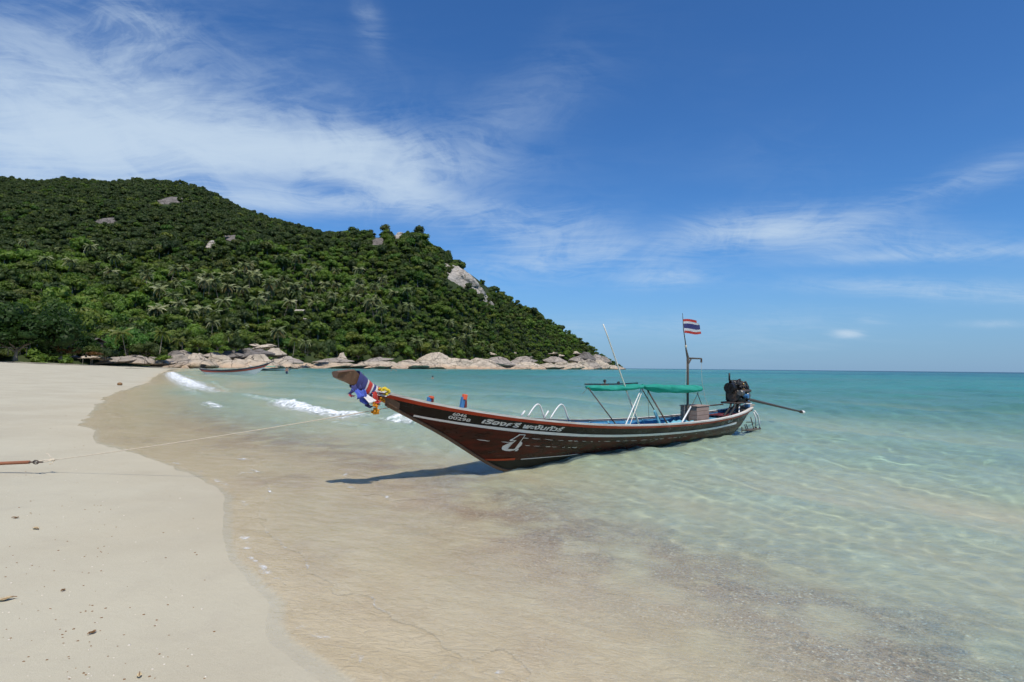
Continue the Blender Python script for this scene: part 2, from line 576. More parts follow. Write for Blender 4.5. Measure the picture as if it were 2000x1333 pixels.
def vnoise(P, scale, seed=0.0):
    """cheap smooth value noise on an (n,2|3) array, about -1..1"""
    P = np.asarray(P, float) * scale
    out = np.zeros(len(P))
    a, tot = 1.0, 0.0
    for k in range(4):
        f = 2.03 ** k
        ang = np.array([.7 + k * 1.3 + seed, 2.1 + k * .9 + seed * 1.7, 4.0 + k * 2.2 + seed * .6])
        for q in ang:
            out += a * np.sin(f * (P[:, 0] * math.cos(q) + P[:, 1] * math.sin(q)) * 2.1 + q * 7 + 1.6 * np.sin(f * (P[:, 0] * math.sin(q * 2) + P[:, 1] * math.cos(q * 3)) + q * 3))
            tot += a
        a *= .55
    return out / tot * 1.6


# ------------------------------------------------------------------ shoreline survey
SW = [(335, 721), (318, 727), (303, 735), (287, 748), (258, 760), (207, 774), (200, 790), (170, 815), (158, 828), (188, 838), (201, 852), (206, 866),
      (262, 884), (318, 902), (380, 928), (436, 948), (461, 972), (457, 1008), (452, 1043), (470, 1085), (510, 1132), (556, 1177),
      (549, 1214), (574, 1250), (628, 1287), (690, 1333)]
swash = [gp(*q)[:2] for q in SW]
swash += [np.array(q) for q in ((0.1, 1.6), (1.1, 0.1), (3.2, -3.0), (20, -30.0), (400, -700))]
# headland rocks, (sighting column, depth)
HEAD = [(1222, 860), (1205, 830), (1150, 770), (1100, 700), (1000, 600), (930, 520), (850, 455), (780, 400), (700, 365), (630, 345), (560, 325), (500, 300), (450, 280), (400, 262), (365, 240)]


def col_xy(px, Y):
    d = ray(px, 717)
    return np.array([d[0] / d[1] * Y, Y])


shore = [np.array((150, 1500.0)), np.array((158, 1000.0))] + [col_xy(*q) for q in HEAD] + swash
shore = np.array(shore)
land_poly = np.vstack([shore, [[-4000, -700], [-4000, 6000], [150, 6000]]])


def inside(P, poly):
    x, y = P[:, 0], P[:, 1]
    res = np.zeros(len(P), bool)
    n = len(poly)
    for i in range(n):
        x1, y1 = poly[i]
        x2, y2 = poly[(i + 1) % n]
        cnd = (y1 > y) != (y2 > y)
        with np.errstate(divide="ignore", invalid="ignore"):
            xi = (x2 - x1) * (y - y1) / (y2 - y1 + 1e-12) + x1
        res ^= cnd & (x < xi)
    return res


def line_dist(P, poly):
    best = np.full(len(P), 1e9)
    par = np.zeros(len(P))
    acc = 0.0
    for a, b in zip(poly[:-1], poly[1:]):
        d = b - a
        L2 = d @ d
        tt = np.clip(((P - a) @ d) / L2, 0, 1)
        q = np.hypot(P[:, 0] - a[0] - tt * d[0], P[:, 1] - a[1] - tt * d[1])
        mk = q < best
        best[mk] = q[mk]
        par[mk] = acc + tt[mk] * math.sqrt(L2)
        acc += math.sqrt(L2)
    return best, par


def shore_d(P):
    """signed distance, + out to sea"""
    P = np.asarray(P, float)[:, :2]
    d, _ = line_dist(P, shore)
    d = np.where(inside(P, land_poly), -d, d)
    rr = np.hypot(P[:, 0], P[:, 1])
    return d + .10 * vnoise(P, .9, .3) * np.clip(rr / 12, .35, 3) * np.exp(-np.abs(d) / 3)


BED_D = np.array([0, 1.0, 2.3, 3.0, 3.8, 6, 12, 25, 50, 110, 300, 800, 3000])
BED_Z = np.array([0, -.010, -.03, -.085, -.15, -.20, -.36, -.72, -1.25, -2.3, -5.0, -9.0, -14])


def bed_z(P, d=None):
    if d is None:
        d = shore_d(P)
    P = np.asarray(P, float)
    z = np.interp(d, BED_D, BED_Z)
    land = np.interp(-d, [0, 1.5, 6, 30, 60, 90, 400], [0, .05, .26, 1.35, 2.55, 3.1, 4.0])
    z = np.where(d < 0, land, z)
    rr = np.hypot(P[:, 0], P[:, 1])
    z = z + .012 * vnoise(P, .8, 1.1) * np.clip(np.abs(d) / 2, 0, 1.5) + .05 * vnoise(P, .12, 2.0) * np.clip(np.abs(d) / 12, 0, 1.5)
    return z


def polar(rs, an):
    A, Rr = np.meshgrid(an, rs)
    P = np.stack([(Rr * np.sin(A)).ravel(), (Rr * np.cos(A)).ravel()], 1)
    nr, na = len(rs), len(an)
    i = np.arange(nr - 1)[:, None] * na
    j = np.arange(na - 1)[None, :]
    q = (i + j)
    Q = np.stack([q, q + 1, q + 1 + na, q + na], -1).reshape(-1, 4)
    return P, Q, Rr.ravel()


# beach sheet: dry sand, wet sand and the sea bed in one
an = R(1) * np.concatenate([np.arange(-180, -62, 6.0), np.arange(-62, 52, .42), np.arange(52, 181, 6.0)])
rs = np.concatenate([[.3, .6], np.exp(np.linspace(math.log(1.0), math.log(400), 470)), np.exp(np.linspace(math.log(430), math.log(9000), 24))])
P, Q, RR = polar(rs, an)
d = shore_d(P)
z = bed_z(P, d)
wet = np.clip((d + .03) / .035, 0, 1)
wl = np.clip((d + 2.2 + 1.2 * vnoise(P, .35, 6.4)) / 2.6, 0, 1) * .22
wet = np.maximum(wet, wl) * np.interp(d, [-5, 3, 8, 20], [1, 1, .7, .5])
grit = np.exp(-((d - 3.1 - .5 * vnoise(P, .5, 3.1)) / 1.25) ** 2) * np.clip((40 - RR) / 25, 0, 1)
grit = np.maximum(grit, .95 * np.exp(-((d - .75) / .5) ** 2) * np.clip(vnoise(P, .55, 7.7) * 1.4, 0, 1) * np.clip((25 - RR) / 12, 0, 1))
tree_line = np.clip((-d - 52) / 12, 0, 1)
me = quick_mesh("beach", np.column_stack([P, z]), quads=Q, mats=[M["beach"]], smooth=True, attrs=dict(wet=wet, grit=grit, litter=tree_line))
beach = obj("beach", me, kind="structure", label="pale beige sand beach sloping under the clear shallow water")

# ------------------------------------------------------------------ sea surface
an = R(1) * np.concatenate([np.arange(-180, -50, 6.0), np.arange(-50, 47, .15), np.arange(47, 181, 6.0)])
rs = np.concatenate([np.exp(np.linspace(math.log(1.2), math.log(330), 1000)), np.exp(np.linspace(math.log(336), math.log(45000), 80))])
P, Q, RR = polar(rs, an)
d = shore_d(P)
keep = d > -.9
fk = keep[Q].all(1)
Q = Q[fk]
used = np.unique(Q)
rem = np.full(len(P), -1)
rem[used] = np.arange(len(used))
Q = rem[Q]
P, d, RR = P[used], d[used], RR[used]
bz = bed_z(P, d)
dr = RR * math.log(330 / 1.2) / 1000
zz = np.zeros(len(P))
shore_dir = math.atan2(-.54, -.84)
depth0 = np.clip(-bz, 0, 20)
ampd = np.clip(depth0 / .35, 0, 1) ** .8
wr = np.random.default_rng(3)
for k in range(34):
    lam = .22 * 1.13 ** k
    for q in range(2):
        th = shore_dir + wr.normal(0, .5 if lam < 1.5 else .3)
        ph = wr.uniform(0, 6.28)
        A = .0074 * lam ** (.75 if lam < 1 else .9) * wr.uniform(.5, 1.2)
        if lam > 1.2:
            A *= .72
        wgt = np.clip((lam / dr - 2.5) / 3, 0, 1)
        kk = 2 * math.pi / lam
        ph2 = 1.4 * vnoise(P, .35 / lam, k * .7 + q) if k % 2 == 0 else ph2
        s_ = np.sin(kk * (P[:, 0] * math.cos(th) + P[:, 1] * math.sin(th)) + ph + ph2)
        zz += A * wgt * (s_ + .25 * (s_ * s_ - .5)) * (ampd * .95 + .05 * np.clip(depth0 / .01, .3, 1))
film = np.interp(d, [-.9, 0, 2.5, 4], [.001, .003, .006, 0.0])
zz += film
# breaking wave lines: sightings along the crest, height
foam = np.zeros(len(P))
for pts, hgt, wid, fo in ((((333, 727), (348, 740), (385, 757), (425, 767), (490, 780)), .20, 1.25, .88),
                          (((535, 786), (590, 798), (630, 805), (670, 808), (745, 816)), .17, .60, .88),
                          (((752, 819), (790, 824), (828, 832)), .11, .45, .75),
                          (((400, 790), (420, 798), (432, 803)), .05, .3, .7), (((470, 775), (510, 782), (556, 790)), .07, .35, .5), (((740, 815), (790, 823), (850, 836)), .07, .3, .5),
                          (((352, 752), (372, 766), (398, 779)), .05, .5, .5), (((640, 822), (690, 828), (730, 836)), .05, .25, .42),
                          (((365, 719), (385, 718.5)), .1, .8, .8)):
    L = np.array([gp(*q)[:2] for q in pts])
    mk = np.where((np.abs(P[:, 0] - L[:, 0].mean()) < 80) & (np.abs(P[:, 1] - L[:, 1].mean()) < 80))[0]
    q, s_ = line_dist(P[mk], L)
    tot = np.hypot(*np.diff(L, axis=0).T).sum()
    # side: + seaward (towards larger d)
    near = shore_d(P[mk])
    dl = np.interp(s_, np.linspace(0, tot, len(L)), shore_d(L))
    sd = np.where(near > dl, q, -q)
    env = np.clip(np.minimum(s_ + .05 * tot, 1.05 * tot - s_) / (.22 * tot), 0, 1)
    nz = 1 + .3 * vnoise(P[mk], 1.6, 1.9)
    ends = np.exp(-(np.maximum(q - wid * 6, 0)) ** 2)
    rid = np.where(sd > 0, np.exp(-(sd / (wid * 1.8)) ** 2), np.exp(-(sd / (wid * .55)) ** 2))
    zz[mk] += hgt * env * rid * nz
    ff = np.where(sd > 0, np.exp(-(sd / (wid * .7)) ** 2), np.exp(-(sd / (wid * 1.25)) ** 2)) * env * fo
    foam[mk] = np.maximum(foam[mk], ff)
    zz[mk] += .05 * ff * vnoise(P[mk], 4.0, 2.2)
# long low swells rolling in
for (px, py, hg, wd) in ((430, 783, .10, 1.6), (760, 800, .07, 2.0), (1100, 770, .10, 4.0), (1500, 760, .10, 6.0)):
    g0 = gp(px, py)[:2]
    u = (P - g0) @ np.array([.80, .60])
    v = (P - g0) @ np.array([-.60, .80])
    zz += hg * np.exp(-((u + .02 * v * np.sin(v * .1)) / wd) ** 2) * np.exp(-(v / (wd * 9)) ** 2)
sz = bz + np.maximum(zz - bz, .0)
dep = zz - bz
# lace of foam where the run-up film ends
rr_f = np.clip((22 - RR) / 10, 0, 1)
lace = np.exp(-((d - .10 - .05 * vnoise(P, 2.0, 1.1)) / .055) ** 2) * np.clip(.75 + 1.0 * vnoise(P, 1.1, 9.1), 0, 1) * rr_f * .50
lace2 = np.exp(-((d - 1.1 - .5 * vnoise(P, .5, 5.5)) / .05) ** 2) * np.clip(vnoise(P, .9, 2.7), 0, 1) * .34 * rr_f
lip = np.exp(-((dep - .0108) / .0006) ** 2) * np.clip(.62 + .9 * vnoise(P, 1.4, 3.9), .25, 1) * rr_f * .60
foam = np.maximum(np.maximum(foam, lip), np.maximum(lace, lace2))
thin = dep[Q].mean(1) < .0108


def sheet(name, faces, mat):
    u_ = np.unique(faces)
    r_ = np.full(len(P), -1)
    r_[u_] = np.arange(len(u_))
    return quick_mesh(name, np.column_stack([P[u_], zz[u_]]), quads=r_[faces], mats=[mat], smooth=True, attrs=dict(depth=dep[u_], foam=foam[u_]))


sea = obj("sea", sheet("sea", Q[~thin], M["sea"]), kind="structure", label="clear turquoise sea with small breaking ripples")
swash_o = obj("swash", sheet("swash", Q[thin], M["swash"]), kind="structure", label="thin film of water running up the sand")
# sunlight is refracted by the real ripples onto the real sea bed
sea.cycles.is_caustics_caster = True
beach.cycles.is_caustics_receiver = True
sun_d.cycles.is_caustics_light = True
print("sea verts", len(P))

# ------------------------------------------------------------------ hillside
SKY = [(-300, 330), (-100, 338), (0, 347), (40, 354), (70, 354), (110, 347), (150, 352), (200, 354), (250, 350), (300, 353), (360, 360), (400, 375), (450, 400), (500, 420), (560, 438), (620, 455), (660, 456),
       (700, 450), (740, 452), (790, 450), (812, 454), (840, 474), (880, 501), (920, 527), (950, 550), (1000, 582), (1050, 607), (1100, 641), (1150, 674), (1180, 698), (1205, 716), (1224, 722)]
CREST_Y = [(-300, 900), (300, 930), (500, 860), (600, 760), (640, 690), (700, 640), (800, 640), (900, 690), (1000, 740), (1100, 790), (1224, 875)]
MIDY = [(-300, 400), (0, 420), (300, 440), (430, 450), (560, 500), (640, 530), (800, 500), (900, 540), (1000, 640), (1100, 730), (1224, 866)]
MIDPY = [(-300, 478), (0, 482), (200, 490), (430, 484), (520, 474), (600, 468), (640, 478), (700, 500), (800, 520), (900, 570), (1000, 630), (1100, 672), (1224, 722)]
FRONT_Y = [(-300, 130), (0, 178), (150, 195), (250, 218), (330, 235), (380, 250)] + [(q[0], q[1] + 8) for q in HEAD[::-1][1:]]
FRONT_Z = [(-300, 3.0), (0, 3.2), (330, 4.0), (400, 5.5), (560, 6), (850, 5.5), (1150, 6), (1205, 2.0), (1224, .0)]


def tab(T, x):
    T = np.array(T, float)
    return np.interp(x, T[:, 0], T[:, 1])


cols = np.arange(-320, 1226, 6.0)
TREE_H = 7.5


def hill_profile(px):
    Yf, zf = tab(FRONT_Y, px), tab(FRONT_Z, px)
    Ym, Yc = tab(MIDY, px), tab(CREST_Y, px)
    taper = np.interp(px, [1050, 1224], [1, .15])
    zm = atY(px, tab(MIDPY, px), Ym)[2] - TREE_H * taper
    zc = atY(px, tab(SKY, px), Yc)[2] - TREE_H * taper
    return Yf, zf, Ym, max(zm, zf + .2), Yc, max(zc, zf + .4)


TS = np.concatenate([np.linspace(0, 1, 26), np.linspace(1, 2, 26)[1:], [2.15, 2.4, 3.0]])
HV, HT = [], []
for px in cols:
    Yf, zf, Ym, zm, Yc, zc = hill_profile(px)
    for t_ in TS:
        if t_ <= 1:
            Y = Yf + (Ym - Yf) * t_
            g = .55 * t_ + .45 * t_ * t_
            zh = zf + (zm - zf) * g
        elif t_ <= 2:
            s_ = t_ - 1
            Y = Ym + (Yc - Ym) * s_
            zh = zm + (zc - zm) * (s_ * 1.12 - .12 * s_ * s_)
        else:
            Y = Yc + (t_ - 2) * 260
            zh = zc - (t_ - 2) * (t_ - 2) * zc * .9 - (t_ - 2) * zc * .25
        HV.append((*col_xy(px, Y), zh))
        HT.append((px, t_))
HV = np.array(HV)
HT = np.array(HT)
nz = vnoise(HV[:, :2], .02, 3.3) * 4 + vnoise(HV[:, :2], .006, 1.3) * 3
HV[:, 2] += nz * np.clip(np.minimum(HT[:, 1] * 4, 1), 0, 1) * np.clip(2.0 - HT[:, 1], 0.15, 1) * np.interp(HT[:, 0], [1050, 1200], [1, .1])
HV[HT[:, 1] == 0, 2] -= 3.0
nt_ = len(TS)
ii = np.arange(len(cols) - 1)[:, None] * nt_ + np.arange(nt_ - 1)[None, :]
HQ = np.stack([ii, ii + nt_, ii + nt_ + 1, ii + 1], -1).reshape(-1, 4)
me = quick_mesh("hillside", HV, quads=HQ, mats=[M["floor"]], smooth=True)
obj("hillside", me, kind="structure", label="steep forested hill running down to the rocky headland")
HG = HV.reshape(len(cols), nt_, 3)


def hill_at(px, t_):
    """point on the hillside at column px and slope parameter t"""
    i = np.clip((px - cols[0]) / 6.0, 0, len(cols) - 1.001)
    j = np.interp(t_, TS, np.arange(nt_))
    i0, j0 = int(i), min(int(j), nt_ - 2)
    a, b = i - i0, j - j0
    return (HG[i0, j0] * (1 - a) + HG[i0 + 1, j0] * a) * (1 - b) + (HG[i0, j0 + 1] * (1 - a) + HG[i0 + 1, j0 + 1] * a) * b


def project(p):
    q = np.asarray(p, float) - np.array([0, 0, EYE])
    zc_ = q @ fw
    return CW / 2 + F_PX * (q @ rt) / zc_, CH / 2 - F_PX * (q @ up) / zc_


def hill_hit(px, py):
    """first point of the slope that a sighting meets"""
    ts = np.linspace(0, 2, 400)
    for t_ in ts:
        p = hill_at(px, t_)
        if project(p)[1] <= py:
            return p, t_
    return hill_at(px, 2.0), 2.0


# ------------------------------------------------------------------ trees
ICO_V = np.array([[0, 0, 1]] + [[.894 * math.cos(a), .894 * math.sin(a), .447] for a in np.arange(5) * 1.2566] +
                 [[.894 * math.cos(a + .628), .894 * math.sin(a + .628), -.447] for a in np.arange(5) * 1.2566] + [[0, 0, -1]])
ICO_F = [(0, 1 + i, 1 + (i + 1) % 5) for i in range(5)] + [(1 + i, 6 + i, 1 + (i + 1) % 5) for i in range(5)] + \
        [(1 + (i + 1) % 5, 6 + i, 6 + (i + 1) % 5) for i in range(5)] + [(6 + i, 11, 6 + (i + 1) % 5) for i in range(5)]


def crown_geo(seed, R_=3.6, H_=3.2, lobes=7, n=260, q=.95, cz=5.0, lobe_r=.52, flat=1.0, core=.78):
    """leaf clumps over several lobes, plus a dark inner mass. verts, tris"""
    g = np.random.default_rng(seed)
    u = g.normal(size=(lobes, 3))
    u /= np.linalg.norm(u, axis=1)[:, None]
    u[:, 2] = np.abs(u[:, 2]) * .9 - .25
    rad = g.uniform(.35, .72, lobes)[:, None]
    cen = u * rad * np.array([R_, R_, H_])
    cen[0] = (0, 0, .1 * H_)
    lr = lobe_r * R_ * g.uniform(.7, 1.15, lobes)
    V, T = [], []
    w_ = lr ** 2 / (lr ** 2).sum()
    which = g.choice(lobes, n, p=w_)
    dirs = g.normal(size=(n, 3))
    dirs[:, 2] += .35
    dirs /= np.linalg.norm(dirs, axis=1)[:, None]
    sc3 = np.array([1, 1, flat * H_ / R_ if H_ < R_ else 1.0])
    pos = cen[which] + dirs * (lr[which] * g.uniform(.82, 1.12, n))[:, None] * sc3
    nrm = dirs + g.normal(size=(n, 3)) * .55
    nrm /= np.linalg.norm(nrm, axis=1)[:, None]
    a = np.cross(nrm, g.normal(size=(n, 3)))
    a /= np.linalg.norm(a, axis=1)[:, None]
    b = np.cross(nrm, a)
    s = q * g.uniform(.55, 1.35, n)[:, None]
    asp = g.uniform(.55, 1.0, n)[:, None]
    bend = nrm * s * .22
    p0, p1, p2, p3 = pos - a * s * .6, pos + b * s * .42 * asp - bend * .4, pos + a * s * .6, pos - b * s * .42 * asp - bend * .4
    V = np.stack([p0 + 0, p1, p2, p3], 1).reshape(-1, 3)
    k = np.arange(n)[:, None] * 4
    T = np.concatenate([k + np.array([[0, 1, 3]]), k + np.array([[1, 2, 3]])])
    off = len(V)
    cv, ct = [], []
    for i in range(lobes):
        jit = 1 + .22 * g.normal(size=(12, 1))
        cv.append(cen[i] + ICO_V * jit * lr[i] * core * sc3)
        ct.append(np.array(ICO_F) + off + 12 * i)
    V = np.vstack([V] + cv)
    T = np.vstack([T] + ct)
    V[:, 2] += cz
    return V, T


def trunk_geo(h, r_, lean=(0, 0), n=6, seg=5, limbs=0, seed=0, spread=1.0):
    mb = MB()
    g = random.Random(seed)
    pts = [(lean[0] * (k / seg) ** 1.5, lean[1] * (k / seg) ** 1.5, -.6 + (h + .6) * k / seg) for k in range(seg + 1)]
    mb.tube(pts, [r_ * (1.25 if k == 0 else 1) * (1 - .45 * k / seg) for k in range(seg + 1)], n)
    for i in range(limbs):
        a = 6.28 * i / limbs + g.uniform(-.3, .3)
        z0 = h * g.uniform(.55, .95)
        L = spread * g.uniform(.6, 1.0)
        mb.tube([(lean[0] * .7, lean[1] * .7, z0), (math.cos(a) * L * .5, math.sin(a) * L * .5, z0 + L * .35), (math.cos(a) * L, math.sin(a) * L, z0 + L * .55)], [r_ * .5, r_ * .34, r_ * .15], 5)
    return mb


def tree_mesh(name, seed, leaf, **kw):
    """small far tree: trunk and crown in one mesh"""
    V, T = crown_geo(seed, **kw)
    mb = trunk_geo(kw.get("cz", 5.0), .22, n=5, seg=2)
    tv = np.array(mb.v)
    tf = []
    for f in mb.f:
        for k in range(1, len(f) - 1):
            tf.append((f[0], f[k], f[k + 1]))
    T2 = np.array(tf) + len(V)
    return quick_mesh(name, np.vstack([V, tv]), tris=np.vstack([T, T2]), mats=[leaf, M["bark"]], mat_idx=[0] * len(T) + [1] * len(T2))


far_variants = {}
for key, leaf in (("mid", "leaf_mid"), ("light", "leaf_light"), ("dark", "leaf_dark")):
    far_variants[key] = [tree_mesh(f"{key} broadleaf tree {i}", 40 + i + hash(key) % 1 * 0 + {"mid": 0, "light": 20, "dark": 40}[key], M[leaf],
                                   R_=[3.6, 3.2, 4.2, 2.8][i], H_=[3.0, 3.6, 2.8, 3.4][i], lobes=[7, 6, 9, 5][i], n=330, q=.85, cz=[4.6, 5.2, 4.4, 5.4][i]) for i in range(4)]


def make_scatter(name, pts, scl, rot, meshes, label):
    """one uncountable mass: geometry-node copies of a few trees on a point cloud"""
    src = bpy.data.collections.new(name + " source")
    for i, me_ in enumerate(meshes):
        src.objects.link(bpy.data.objects.new("tree", me_))
    me_ = bpy.data.meshes.new(name)
    me_.vertices.add(len(pts))
    me_.vertices.foreach_set("co", np.asarray(pts, np.float32).ravel())
    for k, a, ty in (("scl", scl, "FLOAT"), ("rot", rot, "FLOAT")):
        at = me_.attributes.new(k, ty, "POINT")
        at.data.foreach_set("value", np.asarray(a, np.float32))
    o = obj(name, me_, kind="stuff", label=label)
    ng = bpy.data.node_groups.new(name, "GeometryNodeTree")
    ng.interface.new_socket("Geometry", in_out="INPUT", socket_type="NodeSocketGeometry")
    ng.interface.new_socket("Geometry", in_out="OUTPUT", socket_type="NodeSocketGeometry")
    N = ng.nodes
    gi, go = N.new("NodeGroupInput"), N.new("NodeGroupOutput")
    ip = N.new("GeometryNodeInstanceOnPoints")
    ci = N.new("GeometryNodeCollectionInfo")
    ci.inputs["Collection"].default_value = src
    ci.inputs["Separate Children"].default_value = True
    ci.inputs["Reset Children"].default_value = True
    a1, a2 = N.new("GeometryNodeInputNamedAttribute"), N.new("GeometryNodeInputNamedAttribute")
    a1.data_type = a2.data_type = "FLOAT"
    a1.inputs["Name"].default_value = "scl"
    a2.inputs["Name"].default_value = "rot"
    cx = N.new("ShaderNodeCombineXYZ")
    er = N.new("FunctionNodeEulerToRotation")
    rv = N.new("FunctionNodeRandomValue")
    rv.data_type = "INT"
    rv.inputs["Min"].default_value = 0
    rv.inputs["Max"].default_value = len(meshes) - 1
    Lk = ng.links.new
    Lk(gi.outputs[0], ip.inputs["Points"])
    Lk(ci.outputs[0], ip.inputs["Instance"])
    ip.inputs["Pick Instance"].default_value = True
    Lk([x for x in rv.outputs if x.type == "INT"][0], ip.inputs["Instance Index"])
    Lk(a2.outputs["Attribute"], cx.inputs[2])
    Lk(cx.outputs[0], er.inputs[0])
    Lk(er.outputs[0], ip.inputs["Rotation"])
    Lk(a1.outputs["Attribute"], ip.inputs["Scale"])
    Lk(ip.outputs[0], go.inputs[0])
    md = o.modifiers.new("scatter", "NODES")
    md.node_group = ng
    return o


# bare places on the slope: granite slabs (column, row, half width, half height in sighting px)
BARE = [(905, 547, 32, 16), (945, 568, 24, 8), (328, 396, 22, 8), (205, 434, 26, 5), (410, 480, 9, 6), (452, 470, 13, 6), (735, 474, 13, 8), (778, 460, 12, 5), (735, 474, 12, 6)]
tg = np.random.default_rng(21)


def hill_many(px, t_):
    i = np.clip((px - cols[0]) / 6.0, 0, len(cols) - 1.001)
    j = np.clip(np.interp(t_, TS, np.arange(nt_)), 0, nt_ - 1.001)
    i0, j0 = i.astype(int), j.astype(int)
    a, b = (i - i0)[:, None], (j - j0)[:, None]
    return (HG[i0, j0] * (1 - a) + HG[i0 + 1, j0] * a) * (1 - b) + (HG[i0, j0 + 1] * (1 - a) + HG[i0 + 1, j0 + 1] * a) * b


def hill_scatter(n, per_m2, lo=.03, hi=2.04):
    """points spread evenly over the slope's surface"""
    px, t_ = tg.uniform(-60, 1215, n), tg.uniform(lo, hi, n)
    p = hill_many(px, t_)
    e1, e2 = hill_many(px + 3, t_) - hill_many(px - 3, t_), hill_many(px, t_ + .02) - hill_many(px, t_ - .02)
    area = np.linalg.norm(np.cross(e1 / 6, e2 / .04), axis=1) * (1275 * (hi - lo)) / n
    ok = tg.random(n) < area * per_m2
    sx, sy = project(p)
    for a, b, c_, e_ in BARE:
        ok &= ((sx - a) / (c_ + 2)) ** 2 + ((sy - 5 - b) / (e_ + 7)) ** 2 >= 1
    ok &= ~((px > 1120) & (t_ < .35))
    return np.column_stack([p, px, t_])[ok]


allp = hill_scatter(120000, .052)
# thinner wood inside the coconut grove so the palms stand clear
grove = (allp[:, 3] > 270) & (allp[:, 3] < 820) & (allp[:, 4] < .62)
allp = allp[~(grove & (tg.random(len(allp)) < .35))]
is_front = (allp[:, 4] <= 1.0) | (allp[:, 3] > 640)
front_pts, back_pts = allp[is_front], allp[~is_front]
print("hill trees", len(front_pts), len(back_pts))
# nearest ones become trees of their own
order = np.argsort(front_pts[:, 1] + 40 * vnoise(front_pts[:, :2], .05, 2))
near_ids = order[:170]
rest = np.setdiff1d(np.arange(len(front_pts)), near_ids)
tree_sizes = lambda n, px, lo=.75, hi=1.35: np.clip(.80 * (lo + hi) / 2 * np.exp(tg.normal(-.05, .30, n)), .42, 1.55) * np.interp(px, [900, 1200], [1, .62])
fr = front_pts[rest]
is_light = 1.5 * vnoise(fr[:, :2], .011, 5.0) + tg.normal(0, .35, len(fr)) > np.interp(fr[:, 3], [300, 700, 1000, 1200], [.15, .3, .7, 1.2])
fm_, fl_ = fr[~is_light], fr[is_light]
make_scatter("woodland", fm_[:, :3], tree_sizes(len(fm_), fm_[:, 3]) * np.where(tg.random(len(fm_)) < .10, 1.6, 1.0), tg.uniform(0, 6.28, len(fm_)), far_variants["mid"] + far_variants["dark"][:2], "mixed green jungle covering the middle of the hill")
make_scatter("light_woodland", fl_[:, :3], tree_sizes(len(fl_), fl_[:, 3]) * np.where(tg.random(len(fl_)) < .14, 1.55, 1.0), tg.uniform(0, 6.28, len(fl_)), far_variants["light"] + far_variants["mid"][:1], "lighter green jungle patches on the hill")
ug = hill_scatter(120000, .06, .005, 2.0)
low_shrub = [tree_mesh(f"understory shrub {i}", 90 + i, M["leaf_mid" if i % 2 else "leaf_light"], R_=2.4, H_=1.6, lobes=5, n=150, q=.8, cz=.9) for i in range(4)]
make_scatter("undergrowth", ug[:, :3], tg.uniform(.7, 1.3, len(ug)) * np.interp(ug[:, 3], [900, 1200], [1, .6]), tg.uniform(0, 6.28, len(ug)), low_shrub, "tangled undergrowth between the trees of the hill")
make_scatter("shade_toned_woodland", back_pts[:, :3], tree_sizes(len(back_pts), back_pts[:, 3], .8, 1.5), tg.uniform(0, 6.28, len(back_pts)), far_variants["dark"] + far_variants["mid"][:1], "dark jungle on the high back ridge, leaf colour deepened for cloud shade")  # cloud shade over the ridge is put into the darker leaf colour

ZONES = [(-100, 90, "above the dark beach trees"), (90, 200, "above the rust brown shrub"), (200, 330, "behind the two tall beach palms"), (330, 480, "above the grey boulder pile"),
         (480, 640, "above the moored red boat"), (640, 800, "behind the upturned prow"), (800, 960, "above the white shore rocks"), (960, 1230, "near the headland's seaward end")]


def zone(px):
    for a, b, s in ZONES:
        if a <= px < b:
            return s
    return ZONES[0][2]


zone_count = {}
recs = []
for i in near_ids:
    x, y, z_, px, t_ = front_pts[i]
    key = tg.choice(["mid", "mid", "light", "dark"])
    recs.append((px, x, y, z_, key))
recs.sort(key=lambda q: q[0])
WORD = {"mid": "mid green", "light": "light green", "dark": "dark green"}
for px, x, y, z_, key in recs:
    zn = zone(px)
    zone_count[(zn, key)] = zone_count.get((zn, key), 0) + 1
    o = obj("broadleaf_tree", far_variants[key][int(tg.integers(4))])
    s = float(np.clip(np.exp(tg.normal(-.05, .34)), .5, 1.9)) * np.interp(px, [900, 1200], [1, .6])
    o.location = (x, y, z_)
    o.scale = (s, s, s * tg.uniform(.85, 1.15) * (.8 if 270 < px < 820 else 1))
    o.rotation_euler = (0, 0, tg.uniform(0, 6.28))
    tag(o, f"{ordinal(zone_count[(zn, key)])} {WORD[key]} tree from left on the slope {zn}", "tree", "jungle trees on the lower slope")


# coconut palms
def frond_geo(L=3.9, droop=.9, n=15, lw=.26, hang=.55, seed=0, up_=.35):
    """one frond along +x: rachis and two rows of leaflets"""
    g = random.Random(seed)
    V, T = [], []
    pts = []
    for k in range(n + 1):
        s = k / n
        pts.append(Vector((L * (s - .12 * droop * s * s), 0, L * (up_ * s - droop * .62 * s * s))))
    for k in range(n):
        a, b = pts[k], pts[k + 1]
        r_ = .055 * (1 - .8 * k / n)
        i = len(V)
        V += [a + Vector((0, r_, 0)), a - Vector((0, r_, 0)), b - Vector((0, r_ * .9, 0)), b + Vector((0, r_ * .9, 0)), a + Vector((0, 0, r_)), b + Vector((0, 0, r_))]
        T += [(i, i + 4, i + 5), (i, i + 5, i + 3), (i + 4, i + 1, i + 2), (i + 4, i + 2, i + 5)]
        if k < 1:
            continue
        s = k / n
        ll = L * .26 * math.sin(math.pi * min(1, .18 + s * .8)) ** .7 * g.uniform(.85, 1.1)
        for sd in (-1, 1):
            d_ = Vector((.55 + .3 * s, sd * .8, -hang * g.uniform(.7, 1.3))).normalized()
            m_ = a + d_ * ll * .55
            e_ = a + (d_ + Vector((0, 0, -.35))).normalized() * ll
            i = len(V)
            V += [a - Vector((lw * .3, 0, 0)), a + Vector((lw * .6, 0, 0)), m_ + Vector((lw * .5, 0, .02)), m_ - Vector((lw * .5, 0, 0)), e_]
            T += [(i, i + 1, i + 2), (i, i + 2, i + 3), (i + 3, i + 2, i + 4)]
    return np.array(V), np.array(T)


